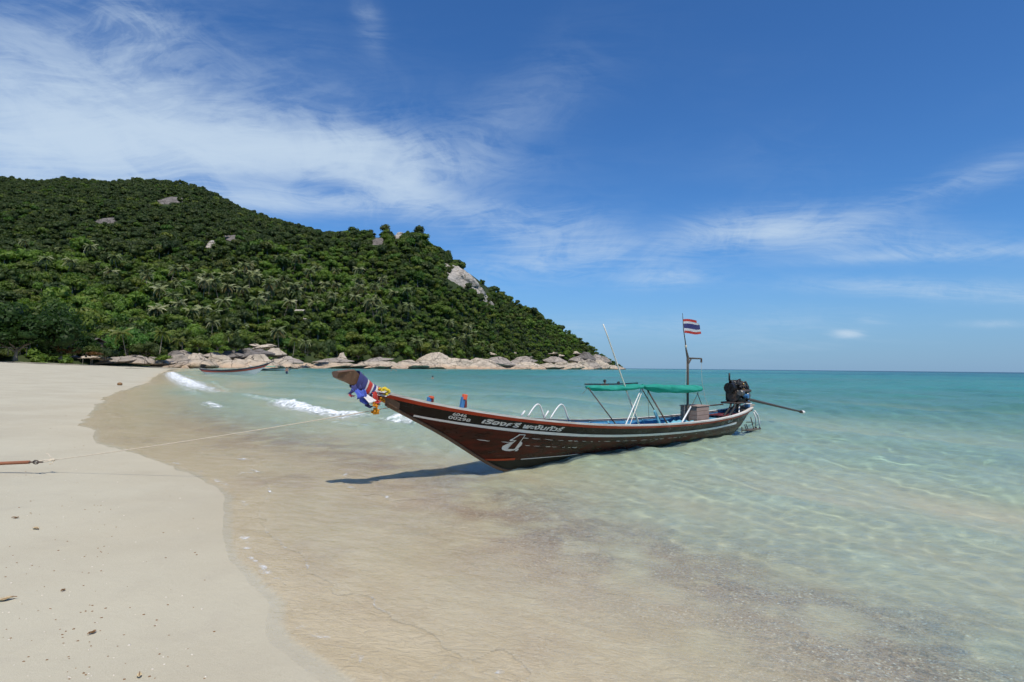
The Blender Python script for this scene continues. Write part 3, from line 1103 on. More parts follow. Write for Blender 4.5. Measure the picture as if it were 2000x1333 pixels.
frond_lib = [frond_geo(4.1, .80, up_=.78, seed=1), frond_geo(4.2, 1.25, up_=.58, seed=2), frond_geo(4.1, 1.65, up_=.40, hang=.9, seed=3), frond_geo(3.8, 1.9, up_=.10, hang=1.1, seed=4), frond_geo(3.2, 1.4, up_=-.40, hang=1.0, seed=5)]


def frond_layout(seed, n):
    g = random.Random(seed)
    out = []
    for i in range(n):
        k = min(4, int(i / n * 5))
        out.append((k, 2.4 * i + g.uniform(-.25, .25), g.uniform(.85, 1.1)))
    return out


def rotz(V, a, s=1.0):
    c_, s_ = math.cos(a), math.sin(a)
    return np.column_stack([V[:, 0] * c_ - V[:, 1] * s_, V[:, 0] * s_ + V[:, 1] * c_, V[:, 2]]) * s


def palm_crown(seed, n=25):
    Vs, Ts, Ms, off = [], [], [], 0
    for k, a, s in frond_layout(seed, n):
        V, T = frond_lib[k]
        Vs.append(rotz(V, a, s))
        Ts.append(T + off)
        Ms += [1 if (k == 4 and seed % 2) else 0] * len(T)
        off += len(V)
    return quick_mesh("palm crown", np.vstack(Vs), tris=np.vstack(Ts), mats=[M["palm_leaf"], M["palm_dry"]], mat_idx=Ms)


palm_crowns = [palm_crown(s) for s in range(6)]
palm_trunks = []
for i, (h, lx) in enumerate(((9.0, .8), (9.0, -1.0), (9.0, .3), (9.0, 1.6))):
    palm_trunks.append((trunk_geo(h, .17, (lx, .3), n=7, seg=8).mesh("palm trunk", M["bark"], True), (lx, .3, h)))
young_frond = [quick_mesh("frond", *(), V=V, tris=T, mats=[M["palm_young"]]) for V, T in frond_lib]
old_frond = [quick_mesh("frond", V=V, tris=T, mats=[M["palm_leaf"]]) for V, T in frond_lib]


def palm(p, s, label, seed, detailed=False, fresh=False, hs=1.0):
    ti = seed % 4
    root = empty("coconut_palm", p, (seed * 1.7) % 6.28, label, "palm tree", "coconut palms of the hillside grove" if not detailed else "coconut palms at the back of the beach")
    root.scale = (s, s, s)
    root.rotation_euler = (math.sin(seed * 5.1) * .2, math.cos(seed * 3.7) * .2, root.rotation_euler[2])
    tm, top = palm_trunks[ti]
    tr = obj("trunk", tm, root)
    tr.scale = (1, 1, hs)
    if detailed:
        hb = MB()
        hb.ball((0, 0, 0), .34, 8, (1, 1, 1.2))
        cr = hb.build("crown", M["palm_young" if fresh else "bark"], root)
        for k, a, q in frond_layout(seed, 22):
            fo = obj("frond", (young_frond if fresh else old_frond)[k], cr)
            fo.rotation_euler = (0, 0, a)
            fo.scale = (q, q, q)
    else:
        cr = obj("crown", palm_crowns[seed % 6], root)
        cr.rotation_euler = (0, 0, seed * .9)
    cr.location = (top[0], top[1], top[2] * hs)
    return root


# grove on the lower slope: crown sightings along the photograph's palm belt
pg = np.random.default_rng(5)
belt = [(296, 566), (320, 560), (340, 570), (305, 600), (328, 590), (352, 602), (372, 610), (395, 612), (450, 600), (442, 570), (425, 575), (390, 580), (478, 570), (503, 615), (548, 606), (556, 570), (520, 555), (590, 560),
        (625, 565), (650, 575), (575, 590), (610, 590), (40, 488), (90, 500), (145, 492), (165, 500), (225, 525), (85, 535), (120, 530), (200, 540), (680, 580), (700, 560), (660, 600), (455, 655), (545, 660), (380, 655), (410, 640), (470, 630)]
for _ in range(62):
    px = pg.uniform(280, 800)
    py = np.interp(px, [280, 450, 600, 800], [575, 560, 555, 610]) + pg.normal(0, 24)
    belt.append((px, py))
for _ in range(16):
    px = pg.uniform(800, 1000)
    belt.append((px, np.interp(px, [800, 1000], [645, 670]) + pg.normal(0, 10)))
belt.sort()
cnt = {}
for k, (px, py) in enumerate(belt):
    p, t_ = hill_hit(px, py + np.interp(py, [490, 660], [14, 34]))
    s = pg.uniform(.95, 1.3) * np.interp(p[1], [230, 420], [1.0, 1.15])
    zn = zone(px)
    cnt[zn] = cnt.get(zn, 0) + 1
    palm((p[0], p[1], p[2] - .3), s, f"{ordinal(cnt[zn])} coconut palm from left in the grove {zn}", k + 3, hs=pg.uniform(.72, 1.6))

# standout palms at the back of the beach
for k, (px, base, top, Y, lab, fresh, s) in enumerate((
        (246, 693, 648, 196, "tall slender coconut palm left of its twin behind the grey beach boulders", True, 1.0),
        (312, 690, 650, 205, "coconut palm with a drooping yellowish crown right of the tall slender palm", True, 1.0),
        (352, 676, 664, 236, "short young palm with upright fronds above the left boulders", True, .75),
        (447, 668, 655, 262, "small palm growing beside the dark round bush over the boulder pile", True, .8),
        (572, 696, 664, 300, "leafy palm spilling over the rocks above the second boat's canopy", True, 1.0),
        (596, 690, 668, 306, "palm leaning out right of the leafy palm over the shore rocks", False, .9),
        (858, 694, 688, 470, "small yellow green palm standing alone on the white shore rocks", True, 1.1))):
    pb = atY(px, base, Y)
    pt = atY(px, top, Y)
    palm(tuple(pb), s, lab, 100 + k * 4 + (2 if k < 2 else 0), True, fresh, hs=max(.1, (pt[2] - pb[2]) / 9.0 / s))


# big trees and shrubs at the back of the beach
def near_tree(name, p, rad, hgt, trunk_h, leaf, seed, label, cat="tree", n=1500, q=.75, lobes=14, flat=.75, limbs=5, group=None, core=.7):
    root = empty(name, p, 0, label, cat, group)
    V, T = crown_geo(seed, R_=rad, H_=hgt, lobes=lobes, n=n, q=q, cz=trunk_h * .6 + hgt * .42, lobe_r=.36, flat=flat, core=core)
    obj("crown", quick_mesh("crown", V, tris=T, mats=[M[leaf]]), root)
    if trunk_h > .5:
        obj("trunk", trunk_geo(trunk_h, .03 * rad + .12, (.4, 0), n=8, seg=4, limbs=limbs, seed=seed, spread=rad * .6).mesh("trunk", M["bark"], True), root)
    return root


NT_LIST = [  # sighting base, crown half-width px, crown height px, depth, trunk height m, leaf, label
    ("beach_almond_tree", 30, 699, 96, 165, 164, 3.0, "leaf_almond", "largest dark spreading tree at the left edge of the beach", 4200),
    ("beach_almond_tree", 118, 697, 74, 140, 174, 3.0, "leaf_almond", "dark spreading tree right of the largest one behind the beach", 3400),
    ("beach_almond_tree", -60, 700, 84, 170, 158, 3.0, "leaf_almond", "dark tree cut by the left edge of the picture", 1800),
    ("beach_almond_tree", 168, 693, 34, 62, 186, 2.4, "leaf_almond", "lower dark tree beside the small hut roof", 1300),
    ("bright_tree", 248, 690, 52, 76, 214, 2.0, "leaf_bright", "rounded fresh green tree behind the tall slender palm", 1700),
    ("bright_tree", 205, 690, 26, 46, 205, 1.5, "leaf_bright", "small fresh green tree left of the rounded one", 900),
    ("dark_tree", 285, 698, 34, 48, 212, 1.0, "leaf_dark", "dark shady bush between the two tall palms", 1100),
    ("dark_tree", 205, 699, 30, 34, 196, .8, "leaf_dark", "dark low bush left of the tall slender palm's trunk", 900),
    ("dark_tree", 460, 684, 21, 40, 268, 1.0, "leaf_dark", "dense dark round bush above the boulder pile", 1100),
    ("green_bush", 388, 682, 30, 34, 250, .8, "leaf_mid", "mid green bush on top of the left boulders", 900),
    ("green_bush", 425, 682, 24, 40, 262, .8, "leaf_light", "light green bush left of the dense dark round bush", 800),
    ("green_bush", 600, 692, 26, 46, 318, 1.0, "leaf_mid", "green bush at the rock edge above the second boat", 900),
    ("green_bush", 640, 694, 28, 50, 326, 1.0, "leaf_dark", "dark leafy bush right of the leaning palm", 1000),
    ("green_bush", 626, 702, 16, 20, 322, .2, "leaf_olive", "low olive bush hanging over the shore rocks", 500),
    ("green_bush", 700, 699, 30, 40, 372, .8, "leaf_mid", "mid green bush above the rocks behind the prow", 900),
    ("green_bush", 745, 699, 26, 40, 385, .8, "leaf_dark", "dark bush above the shore rocks right of the prow", 800),
    ("green_bush", 790, 697, 24, 34, 420, .8, "leaf_light", "light green bush left of the lone yellow palm", 700),
    ("rust_shrub", 128, 691, 26, 24, 176, .2, "leaf_rust", "rust brown dry shrub behind the beach", 800),
    ("olive_shrub", 163, 690, 30, 26, 182, .2, "leaf_olive", "olive green shrub right of the rust brown one", 800),
    ("rust_shrub", 185, 693, 14, 12, 180, .1, "leaf_rust", "small orange tinted shrub beside the olive one", 400),
    ("olive_shrub", 108, 695, 16, 8, 172, .0, "leaf_olive", "low pale shrub at the foot of the rust brown shrub", 300),
    ("green_shrub", 320, 703, 20, 16, 208, .1, "leaf_light", "leafy low shrub at the foot of the second tall palm", 600),
]
for i, (nm, px, base, hw, hp, Y, th, leaf, lab, n) in enumerate(NT_LIST):
    p = atY(px, base, Y)
    rad = hw / F_PX * Y
    H = hp / F_PX * Y
    near_tree(nm, tuple(p - np.array([0, 0, .3])), rad, max(1.0, (H - th) * .62), th, leaf, 300 + i, lab, "shrub" if "shrub" in nm or "bush" in nm else "tree", n, q=.42 + .035 * rad, flat=.62 if "almond" in nm else .9, group="trees and shrubs along the back of the beach")
bg_ = np.random.default_rng(44)
bush = sorted(bg_.uniform(-60, 345, 24))
for k, px in enumerate(bush):
    Y = float(tab(FRONT_Y, px)) + bg_.uniform(0, 14)
    p = atY(px, float(np.interp(px, [0, 330], [696, 694])), Y)
    near_tree("dark_bush", (p[0], p[1], p[2] - .4), bg_.uniform(2.6, 4.6), bg_.uniform(2.2, 4.6), .3, "leaf_dark" if k % 3 else "leaf_almond", 420 + k, f"{ordinal(k + 1)} shadowy low bush from left along the back of the sand", "shrub", 420, .7, lobes=8, group="shadowy bushes along the back of the sand")
# lone trees standing on the bare slab
p, _ = hill_hit(934, 574)
near_tree("dark_tree", tuple(p), 5.5, 9.0, 2.0, "leaf_dark", 399, "single dark tree standing against the pale rock slab", "tree", 700, 1.1)

# ------------------------------------------------------------------ boulders
def boulder_mesh(seed, sub=4, planes=9, crack=3):
    import bmesh
    g = random.Random(seed)
    bm = bmesh.new()
    bmesh.ops.create_icosphere(bm, subdivisions=sub, radius=1.0)
    cuts = []
    for _ in range(planes):
        n_ = Vector((g.gauss(0, 1), g.gauss(0, 1), abs(g.gauss(.1, .8)))).normalized()
        cuts.append((n_, g.uniform(.55, .85)))
    cr = [(Vector((g.gauss(0, 1), g.gauss(0, 1), g.gauss(0, .5))).normalized(), g.uniform(-.35, .35)) for _ in range(crack)]
    off = Vector((seed * 3.1, 1.7 * seed, 0))
    for v in bm.verts:
        p = v.co.copy()
        for n_, h in cuts:
            e_ = p.dot(n_) - h
            if e_ > 0:
                p -= n_ * e_ * .88
        q = p.normalized()
        p += q * (.11 * mnoise.noise(q * 1.7 + off) + .05 * mnoise.noise(q * 4.5 + off) + .022 * mnoise.noise(q * 11 + off))
        for n_, h in cr:
            e_ = abs(p.dot(n_) + .10 * mnoise.noise(p * 2.2 + off) - h)
            if e_ < .055:
                p -= q * .085 * (1 - e_ / .055)
        fl_ = 1 + 1.0 * max(0.0, .38 - p.z)
        v.co = Vector((p.x * fl_, p.y * fl_, p.z))
    me_ = bpy.data.meshes.new("boulder")
    bm.to_mesh(me_)
    bm.free()
    me_.polygons.foreach_set("use_smooth", np.ones(len(me_.polygons), dtype=bool))
    me_.materials.append(None)
    return me_


bould = {}
for key in ("rock_pale", "rock_grey", "rock_dark"):
    bould[key] = []
    for k in range(5):
        b_ = boulder_mesh(k + 1, 4, 8 + k, 2 + k % 3)
        b_.materials[0] = M[key]
        bould[key].append(b_)
RK = {"p": "rock_pale", "g": "rock_grey", "d": "rock_dark"}
TONE = {"p": "pale", "g": "grey", "d": "dark"}
# sighting centre column, base row, width px, height px, depth, tone
rocks = [(222, 706, 62, 16, 205, "g"), (262, 706, 56, 20, 208, "g"), (297, 708, 46, 20, 210, "g"), (318, 711, 36, 16, 214, "g"), (188, 700, 26, 8, 198, "p"), (166, 699, 20, 7, 192, "p"), (205, 702, 22, 9, 198, "p"), (146, 698, 16, 6, 186, "d"),
         (346, 713, 52, 32, 236, "g"), (378, 714, 60, 38, 240, "p"), (402, 717, 52, 26, 246, "p"), (432, 717, 74, 40, 252, "p"), (468, 717, 50, 28, 256, "p"), (500, 717, 76, 38, 262, "p"), (541, 718, 60, 30, 272, "p"), (512, 719, 44, 14, 256, "p"), (455, 719, 46, 14, 250, "p"),
         (360, 696, 34, 18, 248, "g"), (340, 694, 26, 16, 244, "d"), (448, 697, 46, 20, 268, "d"), (478, 697, 60, 26, 272, "d"), (506, 694, 44, 22, 276, "d"), (418, 696, 34, 14, 262, "g"),
         (535, 692, 34, 22, 290, "p"), (512, 680, 30, 9, 292, "p"), (526, 676, 22, 7, 296, "p"), (498, 675, 18, 6, 298, "p"), (560, 706, 44, 18, 290, "g"),
         (585, 719, 66, 20, 318, "p"), (628, 719, 80, 18, 326, "p"), (672, 719, 70, 17, 334, "p"), (650, 706, 60, 12, 344, "g"), (712, 719, 78, 22, 342, "p"), (752, 719, 70, 24, 356, "p"), (792, 720, 66, 24, 372, "p"), (735, 705, 50, 12, 366, "g"), (668, 703, 18, 26, 350, "p"),
         (829, 720, 60, 22, 402, "p"), (852, 712, 62, 36, 428, "p"), (868, 708, 34, 24, 436, "g"), (893, 720, 92, 32, 430, "p"), (941, 720, 84, 30, 462, "p"), (975, 712, 52, 22, 500, "g"), (992, 720, 66, 24, 506, "p"), (1032, 720, 60, 20, 548, "p"), (1020, 708, 44, 18, 560, "g"),
         (1068, 720, 52, 20, 590, "p"), (1096, 720, 44, 20, 625, "p"), (1085, 706, 36, 14, 640, "g"), (1118, 720, 34, 18, 660, "p"), (1136, 719, 36, 26, 690, "p"), (1128, 706, 26, 14, 700, "g"), (1152, 719, 36, 26, 720, "g"), (1146, 700, 30, 22, 740, "d"), (1168, 719, 34, 26, 745, "p"),
         (1164, 706, 30, 24, 762, "g"), (1183, 719, 30, 20, 780, "p"), (1178, 708, 24, 18, 790, "g"), (1197, 720, 26, 12, 812, "p"), (1208, 720.5, 18, 8, 830, "g"), (1216, 720.6, 10, 4, 845, "d"),
         (1028, 697, 18, 10, 590, "g"), (1075, 690, 22, 8, 640, "p"), (1092, 694, 16, 7, 650, "p"), (952, 690, 26, 7, 520, "p"), (1000, 688, 14, 5, 560, "p"), (1122, 690, 20, 10, 690, "p"), (1135, 694, 16, 9, 705, "p")]
kg = random.Random(99)
for _ in range(95):
    px = kg.choice((kg.uniform(575, 1195), kg.uniform(330, 575), kg.uniform(575, 1195)))
    Y = float(tab(HEAD[::-1], px)) - kg.uniform(2, 8)
    b = 720.2
    rocks.append((px, b, kg.uniform(8, 30), kg.uniform(4, 11), Y, kg.choice("pppgg")))
rocks.sort()
ROCKZ = [(0, 215, "at the far end of the sand"), (215, 335, "in the low row where the sand ends"), (335, 430, "in the pile left of the red boat's engine"), (430, 575, "in the pile behind the red boat"), (575, 690, "on the shore between the boats and the prow"),
         (690, 830, "on the shore above the boat's foredeck"), (830, 960, "among the tall white shore rocks"), (960, 1110, "on the shore below the rock slab"), (1110, 1230, "at the headland tip")]
cnt = {}
for k, (px, base, wpx, hpx, Y, tone) in enumerate(rocks):
    p = atY(px, base, Y)
    if base < 699 and px > 580:          # these lie up on the slope itself
        p, _t = hill_hit(px, base + 2)
        Y = p[1]
    wm, hm = wpx / F_PX * Y, hpx / F_PX * Y
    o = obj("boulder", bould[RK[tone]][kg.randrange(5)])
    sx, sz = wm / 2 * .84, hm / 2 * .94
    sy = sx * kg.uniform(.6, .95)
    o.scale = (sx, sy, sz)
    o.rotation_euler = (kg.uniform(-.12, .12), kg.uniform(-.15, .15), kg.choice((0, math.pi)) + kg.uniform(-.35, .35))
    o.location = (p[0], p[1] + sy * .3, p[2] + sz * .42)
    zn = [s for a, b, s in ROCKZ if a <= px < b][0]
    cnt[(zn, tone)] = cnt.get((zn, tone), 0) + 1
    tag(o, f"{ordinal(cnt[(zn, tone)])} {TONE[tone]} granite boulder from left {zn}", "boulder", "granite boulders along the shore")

# bare granite on the slope
slab_me = boulder_mesh(77, 5, 5, 4)
slab_me.materials[0] = M["rock_slab"]
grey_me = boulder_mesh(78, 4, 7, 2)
grey_me.materials[0] = M["rock_dark"]  # darker rock colour stands in for cloud shade on the outcrops


def slope_frame(px, py):
    p, t_ = hill_hit(px, py)
    a = hill_at(px - 8, t_)
    b = hill_at(px + 8, t_)
    c_ = hill_at(px, max(0, t_ - .03))
    e_ = hill_at(px, min(2, t_ + .03))
    ux = Vector(b - a).normalized()
    uy = Vector(e_ - c_).normalized()
    nz_ = ux.cross(uy).normalized()
    uy = nz_.cross(ux)
    return p, Matrix((ux, uy, nz_)).transposed()


for (px, py, hw, hh_, me_, tilt, lab, pull) in (
        (908, 556, 62, 36, slab_me, -.62, "big pale granite slab on the slope above the headland", 3.0),
        (880, 526, 12, 5, slab_me, -.4, "small white ledge at the upper left corner of the big slab", 3.5),
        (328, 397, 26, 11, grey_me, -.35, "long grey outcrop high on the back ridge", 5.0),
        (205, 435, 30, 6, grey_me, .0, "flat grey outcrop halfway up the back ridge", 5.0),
        (410, 480, 10, 8, slab_me, -.2, "small white boulder alone in the middle of the jungle slope", 4.5),
        (452, 470, 15, 8, grey_me, .1, "grey boulder right of the small white one on the slope", 4.5),
        (735, 474, 14, 9, grey_me, -.2, "rounded grey boulder below the front summit", 4.5),
        (780, 460, 15, 6, slab_me, -.3, "pale ledge just right of the front summit", 4.5),
        (577, 462, 8, 4, grey_me, .0, "little grey rock on the saddle left of the front summit", 4.0)):
    p, fr3 = slope_frame(px, py)
    o = obj("rock_outcrop", me_)
    Y = p[1]
    sx = hw / F_PX * Y * .92
    # the slope is seen foreshortened: stretch along it
    sy = hh_ / F_PX * Y * .92 / max(.25, abs((fr3 @ Vector((0, 1, 0))).z))
    o.scale = (sx, sy, min(sx, sy) * .35 + 1.0)
    rot = fr3 @ Matrix.Rotation(tilt, 3, "Z")
    o.rotation_euler = rot.to_euler()
    o.location = tuple(Vector(p) + (fr3 @ Vector((0, 0, 1))) * pull * .40)
    tag(o, lab, "rock", "bare granite on the hill")

# ------------------------------------------------------------------ longtail boat
FOOT = gp(975, 917)
ANG = R(43.294)
AX = np.array([math.cos(ANG), math.sin(ANG), 0])
NX = np.array([math.sin(ANG), -math.cos(ANG), 0])


def bl(px, py, w_=0.0):
    """sighting -> boat coordinates (aft, left, up) on the plane w_ metres off the keel line towards the beach"""
    d_ = ray(px, py)
    o_ = np.array([0, 0, EYE]) - FOOT
    k_ = (w_ - o_ @ NX) / (d_ @ NX)
    q_ = o_ + d_ * k_
    return Vector((q_ @ AX, -w_, q_[2]))


def hull_paint(name, col, red, pale=(.42, .38, .32), streak=.5, grey_from=None, rough=.38):
    mt, t = new_mat(name)
    o = t.n("TexCoord").outputs["Object"]
    x = t.n("SeparateXYZ", None, Vector=o).outputs[0]
    n1 = t.noise(t.scalev(o, (.8, .8, 3.5)), 2.2, 6, .65)
    n2 = t.noise(t.scalev(o, (2.0, 2.0, 34)), 1.6, 6, .68)
    n3 = t.noise(o, 38.0, 4, .65)
    c = t.mix(t.ss(n1, .40, .66), col, red)
    c = t.mix(t.ss(n2, .52, .66, 0, .5), c, tuple(v * .4 for v in col))
    c = t.mix(t.m("MULTIPLY", t.ss(t.noise(t.scalev(o, (1.3, 1.3, 26)), 2.3, 7, .7), .655, .69), streak), c, pale)
    c = t.mix(t.ss(n3, .69, .74, 0, .4 * streak), c, pale)
    if grey_from is not None:
        c = t.mix(t.m("MULTIPLY", t.ss(t.m("ADD", x, t.m("MULTIPLY", n1, 2.5)), grey_from, grey_from + 2.2), .6), c, (.085, .07, .06))
    h = t.m("ADD", t.m("MULTIPLY", n2, .5), t.m("MULTIPLY", n3, .25))
    finish(t, t.n("BsdfPrincipled", None, Base_Color=c, Roughness=t.ss(n1, .3, .7, rough - .08, rough + .22), Specular_IOR_Level=.22, Normal=bump(t, h, .18, .006)))
    return mt


B = dict(
    sheer=hull_paint("black brown topside paint", (.0055, .0036, .0032), (.009, .0040, .0034), streak=.22, grey_from=9.6, rough=.27),
    strake=hull_paint("red brown plank paint", (.022, .0032, .0019), (.085, .0075, .0026), streak=.3, grey_from=9.0, rough=.27),
    bottom=hull_paint("dark green bottom paint", (.008, .011, .009), (.014, .016, .012), pale=(.2, .19, .15), streak=.35, grey_from=9.6, rough=.5),
    red=hull_paint("red rail paint", (.50, .055, .018), (.38, .042, .016), pale=(.45, .33, .25), streak=.4),
    boot=hull_paint("orange red boot paint", (.40, .060, .020), (.30, .045, .02), streak=.5),
    white=hull_paint("worn white stripe", (.80, .79, .77), (.74, .73, .71), pale=(.20, .15, .12), streak=.7, rough=.55),
    cap=hull_paint("weathered white gunwale", (.68, .65, .60), (.52, .48, .43), pale=(.15, .13, .11), streak=1.0, rough=.65),
    blue=paint("blue interior paint", (.035, .17, .33), .5, .3, bare=(.14, .26, .33), scale=5),
    pblue=paint("pale blue interior paint", (.14, .38, .47), .55, .3, scale=5),
    deep=paint("dark wet bilge", (.018, .022, .028), .4, scale=4),
    wood=paint("weathered grey wood", (.27, .235, .19), .8, .4, scale=7, bare=(.36, .33, .28)),
    prow=paint("brown prow timber", (.13, .070, .038), .55, .3, scale=8, bare=(.22, .15, .09)),
    dkred=paint("dark red deck paint", (.14, .02, .018), .55, scale=6),
    chrome=paint("dull white tube", (.66, .66, .64), .35, scale=14, amt=.25),
    pvc=paint("white plastic pipe", (.72, .72, .69), .4, scale=10, amt=.15),
    pale=paint("pale bamboo", (.74, .69, .58), .5, scale=9, amt=.3),
    steel=paint("rusty dark steel", (.075, .055, .045), .55, .4, bare=(.17, .075, .035), scale=14, metal=.3),
    iron=paint("greasy black iron", (.016, .015, .015), .42, .3, bare=(.07, .045, .03), scale=16, metal=.5),
    alu=paint("oily aluminium casting", (.15, .145, .14), .4, .3, scale=18, metal=.7),
    brass=paint("old brass fitting", (.20, .13, .05), .4, scale=18, metal=.8),
    rubber=paint("black rubber", (.012, .012, .012), .6, scale=12),
    crate=paint("dusty brown boards", (.30, .215, .175), .8, .3, scale=7, bare=(.36, .28, .23)),
    mast=paint("dark mast wood", (.085, .068, .055), .75, .3, scale=9, bare=(.2, .17, .14)),
    teal=None,
    obl=paint("orange red post paint", (.62, .10, .035), .5, scale=9, amt=.25),
    bluep=paint("mid blue post paint", (.04, .15, .33), .5, scale=9, amt=.25),
    cream=paint("white lettering", (.70, .69, .66), .6, .25, scale=30, bare=(.12, .05, .04), amt=.2),
    rope=paint("pale rope", (.58, .50, .38), .85, scale=40),
    rust=paint("rust red iron bar", (.26, .095, .045), .7, .3, scale=22, bare=(.11, .05, .03)),
    skin=paint("sun tanned skin", (.36, .20, .13), .55, scale=7, amt=.1),
    hair=paint("black hair", (.012, .010, .009), .5, scale=20, amt=.1),
    cloth_blue=paint("navy shorts", (.02, .04, .11), .85, scale=10),
)
mt, t = new_mat("green shade net")
o = t.n("TexCoord").outputs["Object"]
wv = t.m("MULTIPLY", t.n("TexWave", dict(wave_type="BANDS", bands_direction="X"), Vector=o, Scale=26.0, Distortion=.6).outputs["Fac"], .5)
nn = t.noise(o, 7.0, 5, .6)
c = t.mix(t.ss(nn, .35, .68), (.030, .36, .27), (.06, .47, .37))
p_ = t.n("BsdfPrincipled", None, Base_Color=c, Roughness=.7, Specular_IOR_Level=.2, Normal=bump(t, t.m("ADD", wv, nn), .5, .02))
tl = t.n("BsdfTranslucent", None, Color=(.05, .55, .42))
finish(t, t.n("MixShader", None, i0=.38, i1=p_, i2=tl))
B["teal"] = mt


def cloth(name, col, transl=.3):
    mt, t = new_mat(name)
    o = t.n("TexCoord").outputs["Object"]
    n_ = t.noise(o, 14, 5, .6)
    c = t.mix(t.ss(n_, .35, .7, 0, .35), col, tuple(v * .6 for v in col))
    p_ = t.n("BsdfPrincipled", None, Base_Color=c, Roughness=.75, Specular_IOR_Level=.2, Sheen_Weight=.2, Normal=bump(t, n_, .3, .01))
    finish(t, t.n("MixShader", None, i0=transl, i1=p_, i2=t.n("BsdfTranslucent", None, Color=col)))
    return mt


CL = dict(blue=cloth("royal blue ribbon", (.10, .16, .62)), navy=cloth("navy cloth", (.045, .05, .17), .1), white=cloth("white ribbon", (.78, .76, .74)), red=cloth("red ribbon", (.60, .06, .045)),
          pink=cloth("pink ribbon", (.75, .18, .22)), yellow=cloth("yellow garland", (.85, .65, .05)), orange=cloth("orange garland", (.85, .36, .02)))

TB = dict(zg=[(-2.42, 1.415), (-1.99, 1.305), (-1.59, 1.212), (-1.16, 1.128), (-.70, 1.045), (-.18, .962), (.38, .884), (.99, .811), (1.65, .738), (2.4, .674), (3.24, .622), (4.18, .582), (5.29, .552), (6.63, .545), (8.0, .572), (9.0, .622), (9.8, .690)],
          zk=[(-2.42, 1.30), (-1.88, 1.03), (-1.19, .69), (-.65, .36), (-.1, .05), (.2, -.07), (1, -.11), (4, -.14), (8.2, -.14), (8.8, .02), (9.3, .26), (9.8, .58)],
          b=[(-2.42, .065), (-1.99, .15), (-1.59, .25), (-1.16, .35), (-.7, .45), (-.18, .515), (.38, .57), (1.65, .665), (3.24, .735), (4.5, .755), (6, .725), (7.2, .64), (8.2, .52), (9.0, .38), (9.8, .20)],
          p=[(-2.42, 1.0), (0, .92), (2, .84), (3.2, .80), (5, .60), (7.2, .42), (8.4, .36), (9.8, .5)], s0=-2.42, s1=9.8)


class Hull:
    def __init__(self, T, n=84):
        self.s = np.linspace(T["s0"], T["s1"], n)
        sm = lambda k: np.convolve(np.pad(tab(T[k], self.s), 3, mode="reflect", reflect_type="odd"), [.05, .12, .2, .26, .2, .12, .05], "valid")
        self.zg, self.zk, self.b, self.p = (sm(k) for k in ("zg", "zk", "b", "p"))
        self.b = np.maximum(self.b, .02)

    def val(self, k, s):
        return np.interp(s, self.s, getattr(self, k))

    def width(self, s, z):
        zk, zg = self.val("zk", s), self.val("zg", s)
        u = np.clip((z - zk) / (zg - zk), 0, 1)
        return self.val("b", s) * u ** self.val("p", s)

    def band(self, name, mat, root, ztop, zbot, off, side, rows=4, lo=-99, hi=99, thick=.014, flange=True, smooth=False, **props):
        mb = MB()
        ss_ = [x for x in self.s if lo <= x <= hi]
        R_ = []
        for s in ss_:
            zk = self.val("zk", s)
            zt, zb = max(ztop(s), zk), max(zbot(s), zk)
            row = []
            if flange:
                row.append((s, -side * (self.width(s, zt) + off - thick), zt))
            for r_ in range(rows + 1):
                z_ = zt + (zb - zt) * r_ / rows
                row.append((s, -side * (self.width(s, z_) + off), z_))
            if flange:
                row.append((s, -side * (self.width(s, zb) + off - thick), zb))
            R_.append(row if side > 0 else row[::-1])
        mb.grid(R_)
        return mb.build(name, mat, root, smooth=smooth, **props)

    def on_side(self, s, dz, off=.012):
        z_ = self.val("zg", s) - dz
        return (s, -(self.width(s, z_) + off), z_)


def zaf(s):
    return float(np.interp(s, [-.6, 0, 1.5, 4, 8, 9.8], [.20, .165, .11, .085, .12, .3]))


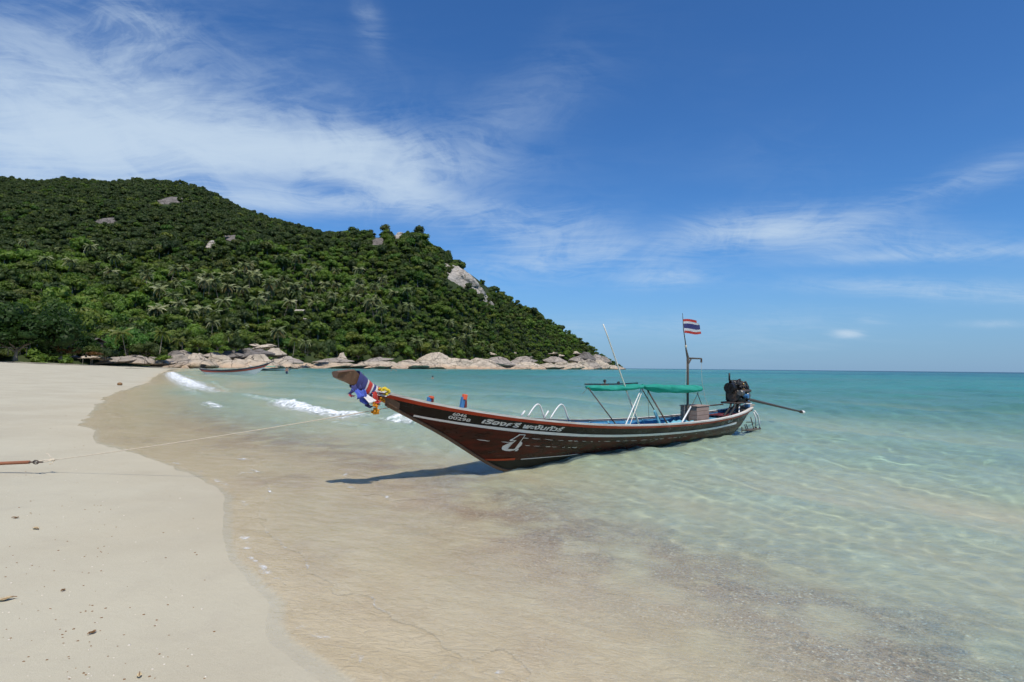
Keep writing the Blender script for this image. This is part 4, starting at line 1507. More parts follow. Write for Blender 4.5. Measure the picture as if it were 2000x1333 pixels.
H = Hull(TB)
zg = lambda s: float(H.val("zg", s))
boat = empty("longtail_boat", tuple(FOOT), ANG, "dark red wooden longtail boat beached bow first in the shallows", "boat")
for side in (1, -1):
    H.band("gunwale_cap", B["cap"], boat, lambda s: zg(s) + .022, lambda s: zg(s) - .012, .030, side, 1, thick=.10)
    H.band("red_rail", B["red"], boat, lambda s: zg(s) - .012, lambda s: zg(s) - .062, .022, side, 1, thick=.03)
    H.band("sheer_strake", B["sheer"], boat, lambda s: zg(s) - .062, lambda s: zg(s) - .205, .0, side, 4, smooth=False)
    H.band("painted_stripe", B["white"], boat, lambda s: zg(s) - .196 + .012 * min(0, s), lambda s: zg(s) - .246, .012, side, 1, lo=-1.95, hi=8.3, thick=.03)
    H.band("strake", B["strake"], boat, lambda s: zg(s) - .205, lambda s: max(zg(s) - .335, zaf(s) + .02), .003, side, 3)
    H.band("strake", B["strake"], boat, lambda s: max(zg(s) - .335, zaf(s) + .02), lambda s: max(zg(s) - .475, zaf(s) + .01), .007, side, 3)
    H.band("strake", B["strake"], boat, lambda s: max(zg(s) - .475, zaf(s) + .01), lambda s: zaf(s), .001, side, 4)
    H.band("bottom_planking", B["bottom"], boat, zaf, lambda s: -9, .0, side, 6, flange=False)
    H.band("inner_planking", B["blue"], boat, lambda s: zg(s) - .004, lambda s: max(.12, float(H.val("zk", s)) + .12), -.045, -side if False else side, 5, lo=-.6, flange=False)
    H.band("boot_stripe", B["boot"], boat, lambda s: zaf(s) + .036, zaf, .013, side, 1, lo=-.5, hi=.32, thick=.02)
    H.band("worn_chine", B["white"], boat, lambda s: zaf(s) + .012, zaf, .010, side, 1, lo=.25, hi=1.9, thick=.02)
    # remains of white paint along the plank seams
    sg_ = random.Random(5 + side)
    for (zo, a, b_) in ((.338, .12, 2.6), (.470, .05, 1.7), (.452, -.66, -.30), (.338, 2.8, 5.5), (.44, -.2, .1)):
        x_ = a
        while x_ < b_:
            L_ = sg_.uniform(.06, .26)
            wd_ = sg_.uniform(.002, .006)
            xs_ = np.linspace(x_, min(x_ + L_, b_), 6)
            mb_ = MB()
            up_r, dn_r = [], []
            for q_ in xs_:
                j_ = sg_.uniform(-.003, .003)
                t_ = math.sin(math.pi * (q_ - x_ + .004) / (L_ + .008)) ** .5 if 0 <= (q_ - x_) <= L_ else .2
                for lst, sgn in ((up_r, 1), (dn_r, -1)):
                    z_ = zg(q_) - zo + j_ + sgn * wd_ * max(.25, t_)
                    lst.append((q_, -side * (float(H.width(q_, z_)) + .0105), z_))
            mb_.grid([up_r, dn_r] if side < 0 else [dn_r, up_r]).build("seam", B["white"], boat)
            x_ += L_ + sg_.uniform(.02, .16)
# floor, thwarts, decks
mb = MB()
fl = [s for s in H.s if 0 < s < 8.9]
mb.grid([[(s, -(H.width(s, .13) - .04), .13), (s, (H.width(s, .13) - .04), .13)] for s in fl])
mb.build("bilge_floor", B["deep"], boat)
for k, s in enumerate(np.arange(1.75, 8.0, .62)):
    wd = min(H.width(s - .25, .185), H.width(s + .25, .185)) - .06
    mb = MB().box((s, 0, .20), (.50, wd * 2, .025))
    mb.build("floor_board", B["pblue" if k % 3 else "blue"], boat)
for s in (2.0, 3.4, 4.75, 6.0, 7.9):
    wd = H.width(s, zg(s) - .10) - .05
    MB().box((s, 0, zg(s) - .12), (.24, 2 * wd, .035)).build("thwart", B["pblue"], boat)
for s in np.arange(1.2, 8.6, .7):
    for side in (-1, 1):
        pts = [(s, side * (H.width(s, z_) - .06), z_) for z_ in np.linspace(.15, zg(s) - .03, 5)]
        MB().tube(pts, .024, 6).build("frame_rib", B["pblue"], boat)
k = 0
for s in np.arange(-2.15, 1.35, .17):
    wd = float(H.val("b", s + .08)) - .06
    if wd < .02:
        continue
    MB().box((s + .08, 0, zg(s + .08) - .012 - (.01 if k % 2 else 0)), (.158, 2 * wd, .026), Matrix.Rotation(math.atan2(zg(s + .16) - zg(s), .16) * -1, 3, "Y")).build("deck_plank", B["wood"], boat)
    k += 1
for s in np.arange(8.25, 9.7, .16):
    wd = float(H.val("b", s + .08)) - .05
    MB().box((s + .08, 0, zg(s) - .07), (.15, 2 * wd, .026)).build("stern_plank", B["dkred" if s < 9 else "wood"], boat)
# prow post
ps = []
for (s, z0, z1, hw) in ((-2.10, 1.14, 1.335, .085), (-2.42, 1.30, 1.425, .080), (-2.62, 1.41, 1.535, .075), (-2.78, 1.495, 1.675, .080), (-2.86, 1.525, 1.742, .095), (-2.92, 1.555, 1.738, .105), (-3.12, 1.632, 1.715, .112)):
    ps.append([(s, -hw, z1 - .01), (s, -hw * .55, z0), (s, hw * .55, z0), (s, hw, z1 - .01), (s, hw * .5, z1 + .004), (s, -hw * .5, z1 + .004), (s, -hw, z1 - .01)])
mb = MB().grid(ps)
mb.add(ps[-1][:6], [(0, 1, 2, 3, 4, 5)])
mb.build("prow_post", B["prow"], boat)
mb = MB()
mb.tube([(s, 0, float(H.val("zk", s)) - .01) for s in np.arange(-2.3, .5, .1)], .030, 6)
mb.build("stem_band", B["prow"], boat)
mb = MB()
e = H.s[-1]
mb.box((e, 0, .655), (.05, .36, .13))
mb.build("transom", B["wood"], boat)
# bollards on the foredeck
for (px, py, w_, hgt) in ((903, 797, .26, .215), (838, 786, -.22, .10)):
    q = bl(px, py, w_)
    root_q = MB().box((q.x, q.y, q.z + hgt * .36), (.062, .062, hgt * .9), Matrix.Rotation(.2, 3, "Y")).build("bollard", B["bluep"], boat)
    MB().box((q.x + .035, q.y - .012, q.z + hgt * .80), (.070, .068, hgt * .42), Matrix.Rotation(.2, 3, "Y")).build("painted_head", B["obl"], root_q)
    MB().box((q.x + .05, q.y - .005, q.z + hgt * .28), (.038, .066, hgt * .55)).build("wedge", B["dkred"], root_q)
# boarding ladder hoops
for pts in (((1031, 814), (1040, 799), (1049, 788.5), (1056, 792), (1063, 817)), ((1074, 819), (1085, 801), (1095, 788.5), (1102, 793), (1111, 823))):
    P3 = [bl(x, y, .18) for x, y in pts]
    sp = []
    for i in range(len(P3) - 1):
        for f_ in (0, .33, .66):
            sp.append(P3[i].lerp(P3[i + 1], f_))
    sp.append(P3[-1])
    for _ in range(2):
        sp = [sp[0]] + [(sp[i - 1] + sp[i] * 2 + sp[i + 1]) / 4 for i in range(1, len(sp) - 1)] + [sp[-1]]
    MB().tube(sp, .014, 8).build("ladder_hoop", B["chrome"], boat, smooth=True)
for (a, b_) in (((1018, 813), (1025, 803)), ((1063, 817), (1071, 803))):
    MB().tube([bl(*a, .2), bl(*b_, .2)], .016, 8).build("cleat_pin", B["chrome"], boat, smooth=True)

# shade canopy: two net awnings on pipe bows
def awning(name, s0, s1, zc0, zc1, droop, half, parent, mat, bulge=.03):
    rows = []
    for i in range(15):
        f_ = i / 14
        s = s0 + (s1 - s0) * f_
        zc = zc0 + (zc1 - zc0) * f_ - .05 * math.sin(math.pi * f_)
        row = []
        for j in range(17):
            g_ = -1 + 2 * j / 16
            z_ = zc - droop * abs(g_) ** 2.2 + bulge * math.sin(math.pi * f_) * (1 - g_ * g_) + .008 * math.sin(9 * f_ * (1 + .3 * g_) + 5 * g_) + .006 * math.sin(31 * f_ + 9 * g_)
            row.append((s + .04 * g_ * g_ * (1 if f_ > .5 else -1), g_ * half, z_))
        rows.append(row)
    a_ = MB().grid(rows).build(name, mat, parent, smooth=True)
    md = a_.modifiers.new("thick", "SOLIDIFY")
    md.thickness = .006
    for row in (rows[0], rows[-1]):
        MB().tube(row, .016, 6).build("hem", B["teal"], a_, smooth=True)
    return a_




def bundle(name, s0, s1, z0, z1, hw, hh_, parent, pinch, seed):
    """shade net gathered into a long loose roll along the ridge of the frame"""
    g_ = random.Random(seed)
    ph = [g_.uniform(0, 6) for _ in range(6)]
    rows = []
    for i in range(31):
        f_ = i / 30
        e_ = min(1, f_ / pinch[0], (1 - f_) / pinch[1]) ** .55 if 0 < f_ < 1 else 0
        e_ = .22 + .78 * e_
        row = []
        for j in range(19):
            a_ = 2 * math.pi * j / 18
            k_ = 1 + .08 * math.sin(3 * a_ + ph[0] + 5 * f_) + .06 * math.sin(5 * a_ + ph[1] - 11 * f_) + .045 * math.sin(23 * f_ + 2 * a_ + ph[2]) + .03 * math.sin(41 * f_ - 3 * a_ + ph[3])
            row.append((s0 + (s1 - s0) * f_, hw * e_ * k_ * math.cos(a_), z0 + (z1 - z0) * f_ - .03 * math.sin(math.pi * f_) + hh_ * e_ * k_ * math.sin(a_)))
        rows.append(row)
    o_ = MB().grid(rows).build(name, B["teal"], parent, smooth=True)
    return o_


fa = bundle("front_awning", 2.50, 4.42, 1.39, 1.40, .20, .060, boat, (.05, .12), 1)
MB().tube([(2.5 + k * .24, .12, 1.462 - .012 * math.sin(math.pi * k / 8)) for k in range(9)], .016, 6).build("awning_rail", B["deep"], fa, smooth=True)
ra = bundle("rear_awning", 4.50, 6.98, 1.375, 1.29, .20, .095, boat, (.16, .04), 2)
MB().tube([(4.42, 0, 1.42), (4.6, 0, 1.36)], .03, 6).build("awning_tie", B["teal"], ra)
for (a, wa, b_, wb, r_, mat) in (((1149, 758), 0, (1202.5, 829), .62, .013, "steel"), ((1255, 754), 0, (1221, 832), .64, .012, "pvc"), ((1258, 754), 0, (1230, 831), .60, .008, "pale"), ((1265, 763), 0, (1304, 829), .64, .018, "steel"),
                                 ((1265, 765), 0, (1267.5, 815), -.5, .006, "rope"), ((1364, 767), 0, (1349, 797), .35, .007, "steel"), ((1349, 795), .35, (1332, 825), .62, .019, "pvc"), ((1149, 757), 0, (1136, 771), -.5, .004, "rope"),
                                 ((1252, 757), 0, (1290, 822), -.6, .012, "steel"), ((1362, 768), 0, (1378, 812), -.5, .010, "steel")):
    MB().tube([bl(*a, wa), bl(*b_, wb)], r_, 8).build("canopy_pole", B[mat], boat, smooth=True)

# mast with gaff arm and flag
base, arm, tip = bl(1343, 800), bl(1343.5, 700), bl(1333, 612)
mast = MB().tube([(base.x, 0, .25), base, base.lerp(arm, .75), arm + Vector((-.005, 0, .02))], [.034, .032, .030, .030], 8).build("mast", B["mast"], boat, smooth=True)
j1 = bl(1340, 683)
MB().tube([arm + Vector((0, 0, -.12)), arm, j1], [.042, .036, .022], 7).build("mast_collar", B["mast"], mast)
MB().tube([j1, bl(1338.5, 668), bl(1335, 645), tip], [.020, .014, .011, .006], 6).build("topmast", B["mast"], mast)
MB().ball(bl(1339.5, 677), .03, 7, (1, 1, 1.6)).build("lashing", B["rope"], mast)
ae = bl(1370, 701)
MB().tube([arm, ae], [.024, .020], 6).build("gaff_arm", B["mast"], mast)
MB().tube([bl(1344, 712), bl(1350, 701.5)], .018, 6).build("arm_brace", B["mast"], mast)
MB().tube([ae, ae + Vector((-.01, 0, -.10))], [.020, .028], 6).build("arm_block", B["steel"], mast)
MB().tube([ae + Vector((0, 0, -.1)), bl(1371, 745), bl(1377, 777), bl(1383, 792)], .004, 4).build("halyard", B["rope"], mast)
MB().tube([bl(1341, 705), bl(1338.5, 760), bl(1336, 815)], .0035, 4).build("halyard", B["rope"], mast)
# flag: five tattered stripes
ftop, fbot = bl(1334, 624), bl(1337, 652)
nx_ = 14
edges = [0, 1 / 6, 2 / 6, 4 / 6, 5 / 6, 1.0]
fl_root = None
lens = [.34, .40, .41, .40, .41]


def flag_pt(u, v):
    b_ = ftop.lerp(fbot, v)
    wv_ = .03 * math.sin(u * 17 + v * 2) * min(1, u * 6)
    return b_ + Vector((u * .73 * 1.1 + wv_ * .68, -u * .686 * 1.1 + wv_ * .73, -.01 * u + .018 * math.sin(u * 13 + 1.5 * v) + (.05 * u if v < .2 else 0) * -1))


for i in range(5):
    L = lens[i]
    rows = []
    for v in (edges[i], edges[i + 1]):
        rows.append([flag_pt(L * .93 * q / nx_ + (.012 * math.sin(q * 3 + i) if q == nx_ else 0), v) for q in range(nx_ + 1)])
    mid = [(a_ + b_) / 2 for a_, b_ in zip(*rows)]
    ob = MB().grid([rows[0], mid, rows[1]]).build("flag_stripe", CL[("red", "white", "navy", "white", "red")[i]], fl_root if fl_root else boat)
    if fl_root is None:
        ob.name = "flag"
        fl_root = ob
fl_root["label"] = "tattered striped flag in red, white and blue"

# lettering on the bow
def text_mesh(name, body, size, place, mat, parent, shear=0.0, bold=0.0, **props):
    cu = bpy.data.curves.new(name, "FONT")
    cu.body = body
    cu.size = size
    cu.shear = shear
    cu.offset = bold
    cu.resolution_u = 3
    tmp = bpy.data.objects.new(name, cu)
    C.objects.link(tmp)
    dg = bpy.context.evaluated_depsgraph_get()
    me_ = bpy.data.meshes.new_from_object(tmp.evaluated_get(dg))
    C.objects.unlink(tmp)
    bpy.data.objects.remove(tmp)
    me_.name = name
    for v in me_.vertices:
        v.co = place(v.co.x, v.co.y)
    me_.materials.clear()
    me_.materials.append(mat)
    return obj(name, me_, parent, **props)


def on_hull(s0, dz0, sc=1.0, off=.008, zsc=1.0):
    return lambda x, y: H.on_side(s0 + x * sc, dz0 - y * zsc, off)


Hs_ = lambda px, py, w_: bl(px, py, w_)
sheer = [o_ for o_ in boat.children if o_.name.startswith("sheer_strake")][0]
lower = [o_ for o_ in boat.children if o_.name.startswith("strake")][0]


def side_s(px, py):
    """aft position and drop below the rail of a sighting on the near side"""
    w_ = .45
    for _ in range(12):
        q_ = bl(px, py, w_)
        w_ = .5 * w_ + .5 * float(H.width(q_.x, q_.z))
    return q_.x, zg(q_.x) - q_.z


a, b_ = side_s(938, 829), side_s(1100, 842)
wid = b_[0] - a[0]
tm = text_mesh("boat_name", "เรืองศรี พะงันทัวร์", .1, lambda x, y: (x, y, 0), B["cream"], sheer, .28, .0035)
xs = [v.co.x for v in tm.data.vertices]
kx = wid / (max(xs) - min(xs))
x0 = min(xs)
for v in tm.data.vertices:
    x, y = v.co.x, v.co.y
    v.co = H.on_side(a[0] + (x - x0) * kx, .166 - y * 1.02, .006)
for body, l_, r_, row in (("6046", (883, 811), (911, 814), 0), ("00298", (873, 820), (916, 827), 1)):
    a, b_ = side_s(*l_), side_s(*r_)
    tm = text_mesh("registration_number", body, .1, lambda x, y: (x, y, 0), B["cream"], sheer, .0, .0022)
    xs = [v.co.x for v in tm.data.vertices]
    kx = (b_[0] - a[0]) / (max(xs) - min(xs))
    x0 = min(xs)
    for v in tm.data.vertices:
        x, y = v.co.x, v.co.y
        v.co = H.on_side(a[0] + (x - x0) * kx, (.118 if row == 0 else .178) - y * .68, .006)
# painted number one with its swoosh


def hull_poly(name, px_pts, off, mat):
    V = []
    for x, y in px_pts:
        s_, d_ = side_s(850 + x / 6.667, 740 + y / 6.667)
        V.append(H.on_side(s_, d_, off))
    n_ = len(V)
    c_ = tuple(sum(v[i] for v in V) / n_ for i in range(3))
    return MB().add(V + [c_], [(i, (i + 1) % n_, n_) for i in range(n_)]).build(name, mat, lower)


hull_poly("number_swoosh", [(858, 905), (872, 876), (925, 850), (985, 826), (1050, 812), (1105, 812), (1128, 835), (1115, 868), (1075, 905), (1020, 932), (960, 942), (905, 938), (868, 925)], .014, B["cream"])
hull_poly("number_tail", [(1035, 930), (1075, 908), (1082, 918), (1060, 940), (1030, 945)], .014, B["cream"])
OUT1 = [(1090, 722), (1172, 728), (1100, 830), (1032, 926), (915, 926), (978, 850), (1022, 812), (962, 812), (966, 796), (1010, 775)]
IN1 = [(1098, 733), (1156, 737), (1090, 826), (1022, 915), (934, 915), (996, 846), (1050, 801), (990, 802), (1020, 782)]
for nm_, pts_, off_, mt_ in (("number_outline", OUT1, .016, B["cream"]), ("number_one", IN1, .0185, B["strake"])):
    V = []
    for x, y in pts_:
        s_, d_ = side_s(850 + x / 6.667, 740 + y / 6.667)
        V.append(H.on_side(s_, d_, off_))
    MB().add(V, [tuple(range(len(V)))]).build(nm_, mt_, lower)
tm = text_mesh("stern_mark", "ซ-1", .1, lambda x, y: (x, y, 0), B["cream"], sheer, .1, .001)
a = side_s(1417, 836)
for v in tm.data.vertices:
    x, y = v.co.x, v.co.y
    v.co = H.on_side(a[0] + x * 2.2, .145 - y * .9, .006)

# engine on its pivot at the stern
eng = MB().box((9.18, 0, 1.06), (.62, .40, .34)).box((9.18, 0, .90), (.56, .30, .12)).build("engine", B["iron"], boat)
MB().box((9.18, 0, 1.30), (.58, .27, .17)).build("cylinder_head", B["iron"], eng)
MB().box((9.18, .02, 1.425), (.50, .19, .085)).build("rocker_cover", B["alu"], eng)
for k in range(4):
    MB().tube([(8.98 + k * .13, -.10, 1.36), (8.98 + k * .13, -.22, 1.34), (8.98 + k * .13, -.25, 1.20)], .026, 7).build("manifold_pipe", B["iron"], eng, smooth=True)
    MB().tube([(8.98 + k * .13, .05, 1.46), (8.98 + k * .13, .05, 1.50)], .022, 7).build("injector", B["brass" if k % 2 else "alu"], eng)
    MB().tube([(8.98 + k * .13, .05, 1.49), (9.0 + k * .11, -.12, 1.46), (9.1 + k * .05, -.23, 1.32)], .008, 5).build("fuel_line", B["steel"], eng)
MB().tube([(8.92, -.25, 1.19), (9.5, -.25, 1.19)], .045, 9).build("exhaust_manifold", B["steel"], eng, smooth=True)
MB().tube([(8.80, -.02, 1.28), (8.66, -.02, 1.28)], .15, 16).tube([(8.66, -.02, 1.28), (8.62, -.02, 1.28)], .06, 10).build("air_filter", B["iron"], eng)
MB().tube([(8.86, -.05, 1.05), (8.82, -.05, 1.05)], .16, 18).tube([(8.82, -.05, 1.05), (8.79, -.05, 1.05)], .07, 12).build("flywheel_pulley", B["steel"], eng)
MB().tube([(8.84, -.26, 1.14), (8.80, -.26, 1.14)], .07, 12).build("alternator_pulley", B["alu"], eng)
MB().tube([(8.98, -.26, 1.14), (8.84, -.26, 1.14)], .085, 12).build("alternator", B["alu"], eng, smooth=True)
MB().ball((9.36, -.24, 1.06), .10, 10, (1, .8, 1)).build("starter_motor", B["alu"], eng, smooth=True)
MB().tube([(9.15, -.23, 1.05), (9.15, -.36, 1.05)], .062, 12).build("oil_filter", B["bluep"], eng)
MB().tube([(9.45, .0, 1.38), (9.50, -.12, 1.44), (9.56, -.16, 1.30), (9.52, -.18, 1.10), (9.46, -.2, 1.0)], .038, 8).build("water_hose", B["rubber"], eng, smooth=True)
MB().tube([(9.40, .1, 1.40), (9.30, -.05, 1.51), (9.05, -.12, 1.50), (8.92, -.15, 1.36)], .030, 8).build("water_hose", B["rubber"], eng, smooth=True)
MB().tube([(8.78, 0, 1.42), (8.74, 0, 1.52), (8.74, 0, 1.70)], [.028, .026, .024], 8).build("exhaust_stub", B["iron"], eng, smooth=True)
MB().tube([(8.80, -.03, 1.44), (8.58, -.10, 1.50)], .020, 7).build("throttle_stub", B["iron"], eng)
MB().box((9.45, -.02, 1.10), (.16, .44, .42), bev=.3).build("bell_housing", B["iron"], eng)
for k in range(14):
    g_ = random.Random(k)
    MB().box((g_.uniform(8.86, 9.5), -.22 + g_.uniform(-.04, .03), g_.uniform(.92, 1.42)), (g_.uniform(.03, .10), .06, g_.uniform(.03, .08)), bev=.3).build("bracket", B[("alu", "iron", "steel", "brass")[k % 4]], eng)
cradle = MB().tube([(8.70, -.22, .86), (9.55, -.22, .86)], .026, 8).tube([(8.70, .22, .86), (9.55, .22, .86)], .026, 8).tube([(8.72, -.24, .86), (8.72, .24, .86)], .026, 8).tube([(9.5, -.24, .86), (9.5, .24, .86)], .026, 8).build("engine_cradle", B["steel"], boat)
MB().tube([(9.12, -.24, .83), (9.62, -.24, .82)], .014, 6).build("cradle_rail", B["chrome"], cradle)
MB().tube([(9.28, 0, .45), (9.28, 0, .88)], [.09, .055], 10).build("pivot_post", B["steel"], boat)
for dy in (-.15, .15):
    MB().tube([(9.0, dy, .58), (9.22, dy * .4, .82)], .018, 6).build("pivot_strut", B["chrome" if dy < 0 else "steel"], boat)
for (a, b_) in (((8.72, -.16, .88), (8.05, -.30, .50)), ((8.86, .02, .88), (8.35, -.02, .50))):
    a, b_ = Vector(a), Vector(b_)
    MB().tube([a, a + Vector((-.02, 0, -.14)), a.lerp(b_, .55) + Vector((0, 0, -.06)), b_], [.030, .032, .034, .036], 8).build("hose", B["rubber"], boat, smooth=True)
MB().tube([bl(1412, 790), bl(1382, 793), bl(1352, 796.5)], [.020, .018, .018], 8).build("tiller", B["steel"], boat, smooth=True)
p0, p1 = bl(1460, 780), bl(1566, 805)
shaft = MB().tube([p0 + (p0 - p1) * .12, p0, p0.lerp(p1, .5), p1], [.055, .045, .036, .030], 10).build("propeller_shaft", B["steel"], boat, smooth=True)
dv = (p1 - p0).normalized()
MB().tube([p1 - dv * .14, p1 - dv * .02], [.050, .052], 10).build("shaft_bearing", B["steel"], shaft)
MB().tube([p1, p1 + dv * .05, p1 + dv * .16, p1 + dv * .21], [.030, .062, .058, .02], 10).build("propeller_wrap", B["pvc"], shaft, smooth=True)
MB().box((9.72, -.06, .80), (.10, .16, .26), Matrix.Rotation(-.3, 3, "Y"), bev=.35).build("blue_float", B["bluep"], boat)
MB().box((9.93, .02, .735), (.36, .30, .03), Matrix.Rotation(-.12, 3, "Y")).build("stern_board", B["wood"], boat)
# stern ladder and step
for (w_, pts) in ((.10, ((1474, 803), (1480, 812), (1483, 824), (1483.5, 837))), (-.04, ((1472, 806), (1476, 816), (1476, 836)))):
    MB().tube([bl(x, y, w_) for x, y in pts], .022, 8).build("stern_hoop", B["chrome"], boat, smooth=True)
    q = bl(*pts[-1], w_)
    MB().ball(q, .036, 7).build("hoop_foot", B["rubber"], boat)
for (a, b_) in (((1466, 815), (1473, 842)), ((1458, 825), (1471, 825)), ((1454, 830), (1459, 843)), ((1457, 829), (1461, 839)), ((1449, 834), (1449, 846))):
    MB().tube([bl(*a, .12), bl(*b_, .12)], .013, 6).build("rudder_rod", B["steel"], boat)
q0, q1 = bl(1440, 852, .2), bl(1487, 842.5, .05)
mid = (q0 + q1) / 2
MB().box((mid.x + .12, mid.y, .045), (.8, .2, .025), Matrix.Rotation(-.03, 3, "Z")).build("stern_step", B["mast"], boat)

# cargo and loose gear: each a thing of its own
def on_boat(name, label, cat, group=None):
    return empty(name, tuple(FOOT), ANG, label, cat, group)


cr = on_boat("wooden_crate", "weathered brown wooden box standing amidships before the engine", "crate")
xm = 6.84
for k in range(4):
    MB().box((xm, -.20, .46 + k * .108), (.62, .03, .10)).build("side_board", B["crate"], cr)
    MB().box((xm, .24, .46 + k * .108), (.62, .03, .10)).build("side_board", B["crate"], cr)
    MB().box((xm - .295, .02, .46 + k * .108), (.03, .41, .10)).build("end_board", B["crate"], cr)
    MB().box((xm + .295, .02, .46 + k * .108), (.03, .41, .10)).build("end_board", B["crate"], cr)
MB().box((xm, .02, .855), (.66, .50, .028)).build("lid", B["crate"], cr)
MB().box((xm, .02, .395), (.56, .4, .03)).build("bottom", B["wood"], cr)
sack = on_boat("folded_tarp", "crumpled pale tarp lying amidships in front of the rear awning", "tarp")
rows = []
for i in range(11):
    rows.append([(5.2 + i * .09 + .02 * math.sin(j * 2 + i), -.45 + j * .055, .50 + .05 * math.sin(i * 1.3 + j * .8) + .03 * math.sin(j * 2.3 - i) - .03 * abs(i - 5) / 5 - .03 * abs(j - 4) / 4) for j in range(9)])
o_ = MB().grid(rows).build("sheet", B["pblue"], sack, smooth=True)
md = o_.modifiers.new("thick", "SOLIDIFY")
md.thickness = .02
oar = on_boat("blue_plank", "short pale blue board propped up amidships under the canopy", "board")
MB().box((4.62, -.28, .66), (.07, .03, .46), Matrix.Rotation(-.62, 3, "Y")).build("plank", B["pblue"], oar)
bam = on_boat("bamboo_pole", "long pale bamboo pole leaning up from the boat past the front awning", "pole")
bp = [bl(1248, 830, -.05), bl(1243, 815, 0), bl(1233, 790, .05), bl(1214, 738, .12), bl(1196, 683, .18), bl(1178, 633.5, .24)]
sp = []
for i in range(len(bp) - 1):
    for f_ in (0, .5):
        sp.append(bp[i].lerp(bp[i + 1], f_))
sp.append(bp[-1])
for _ in range(2):
    sp = [sp[0]] + [(sp[i - 1] + sp[i] * 2 + sp[i + 1]) / 4 for i in range(1, len(sp) - 1)] + [sp[-1]]
MB().tube(sp, [.026 - .016 * i / len(sp) for i in range(len(sp))], 8).build("cane", B["pale"], bam, smooth=True)
for i in range(1, len(sp) - 1, 2):
    d_ = (sp[i + 1] - sp[i]).normalized()
    MB().tube([sp[i] - d_ * .008, sp[i] + d_ * .008], .028 - .016 * i / len(sp), 8).build("node_ring", B["pale"], bam)

# sashes and garlands on the prow
wrap = on_boat("prow_sash", "striped navy, white and red cloth wound round the prow", "sash", "offerings tied to the prow")
seq = ["navy", "navy", "white", "red", "white", "navy", "white", "red"]
sw_ = [-2.82, -2.75, -2.685, -2.66, -2.605, -2.58, -2.545, -2.515, -2.44]


def post_ring(s, grow):
    z0 = np.interp(s, [-3.12, -2.93, -2.86, -2.62, -2.42], [1.64, 1.565, 1.535, 1.41, 1.30]) - grow * 1.5
    z1 = np.interp(s, [-3.12, -2.93, -2.86, -2.80, -2.62, -2.42], [1.715, 1.735, 1.735, 1.69, 1.535, 1.425]) + grow
    hw = np.interp(s, [-3.12, -2.86, -2.62, -2.42], [.108, .095, .078, .08]) + grow
    ring = []
    for k_ in range(14):
        a_ = 2 * math.pi * k_ / 14
        cz, hz = (z0 + z1) / 2, (z1 - z0) / 2 * 1.12
        sgx = math.copysign(abs(math.cos(a_)) ** .6, math.cos(a_))
        sgz = math.copysign(abs(math.sin(a_)) ** .6, math.sin(a_))
        ring.append((s + .10 * sgz * -.5 * 0 + .045 * sgz, hw * sgx * 1.02, cz + hz * sgz))
    return ring + [ring[0]]


for k, nm in enumerate(seq):
    a, b_ = sw_[k], sw_[k + 1]
    g_ = .012 + .004 * (k % 2)
    MB().grid([post_ring(a, g_), post_ring((a + b_) / 2, g_ + .004), post_ring(b_, g_)]).build("cloth_band", CL[nm], wrap, smooth=True)


def ribbon(label, mat, a, e, wid, w0, w1, seed, sag=.03, twist=.25):
    r_ = on_boat("ribbon", label, "ribbon", "offerings tied to the prow")
    A_, E_ = bl(*a, w0), bl(*e, w1)
    g_ = random.Random(seed)
    ph = g_.uniform(0, 6)
    rows = []
    n_ = 12
    for i in range(n_ + 1):
        f_ = i / n_
        c_ = A_.lerp(E_, f_) + Vector((.02 * math.sin(f_ * 5 + ph), -.03 * math.sin(f_ * 4 + ph), -sag * math.sin(math.pi * f_)))
        wd = wid * (.55 + .4 * min(1, f_ * 1.8))
        row = []
        for j in range(7):
            g2 = -1 + j / 3
            an_ = twist * math.sin(f_ * 3 + ph)
            row.append(c_ + Vector((g2 * wd * math.cos(an_), -g2 * wd * .5 * math.sin(an_) - .016 * math.cos(g2 * 5.5 + f_ * 2 + ph), g2 * wd * .30 + .006 * math.sin(g2 * 7 + ph + f_ * 9))))
        rows.append(row)
    o_ = MB().grid(rows).build("strip", CL[mat], r_, smooth=True)
    md = o_.modifiers.new("thick", "SOLIDIFY")
    md.thickness = .004
    return r_


ribbon("dark navy cloth bunched under the prow at the left", "navy", (690, 752), (697, 766), .10, .05, .10, 1)
ribbon("wide royal blue ribbon hanging leftmost under the prow", "blue", (692, 758), (707, 778), .055, .08, .14, 2)
ribbon("long royal blue ribbon hanging right of the leftmost one", "blue", (703, 762), (722, 788), .060, .08, .14, 3)
ribbon("navy ribbon end behind the long blue ribbon", "navy", (712, 775), (727, 796), .03, .03, .06, 4)
ribbon("small pink ribbon peeking out left of the blue ribbons", "pink", (688, 766), (686, 774), .03, .0, .0, 5)
ribbon("broad white ribbon hanging in the middle under the prow", "white", (708, 764), (727, 786), .058, .09, .17, 6)
ribbon("white ribbon crossed beneath the red one", "white", (727, 770), (741, 792), .045, .08, .16, 7)
ribbon("red ribbon hanging between the white ones", "red", (726, 766), (743, 787), .040, .10, .19, 8)
ribbon("short white ribbon blowing towards the hull", "white", (734, 764), (755, 773), .038, .10, .16, 9, .02)
ribbon("upper white ribbon tucked under the yellow garland", "white", (735, 763), (750, 766), .022, .11, .16, 10, .01)


def garland(label, mat, pts, r_, seed, w_=.1):
    root = on_boat("flower_garland", label, "garland", "flower garlands on the prow")
    g_ = random.Random(seed)
    for k_, (x, y) in enumerate(pts):
        c_ = bl(x, y, w_ + g_.uniform(-.03, .03))
        m_ = MB()
        for q_ in range(7):
            m_.ball(c_ + Vector((g_.uniform(-1, 1), g_.uniform(-1, 1), g_.uniform(-1, 1))) * r_ * .8, r_ * g_.uniform(.45, .7), 6)
        m_.build("blossom", CL[mat], root)


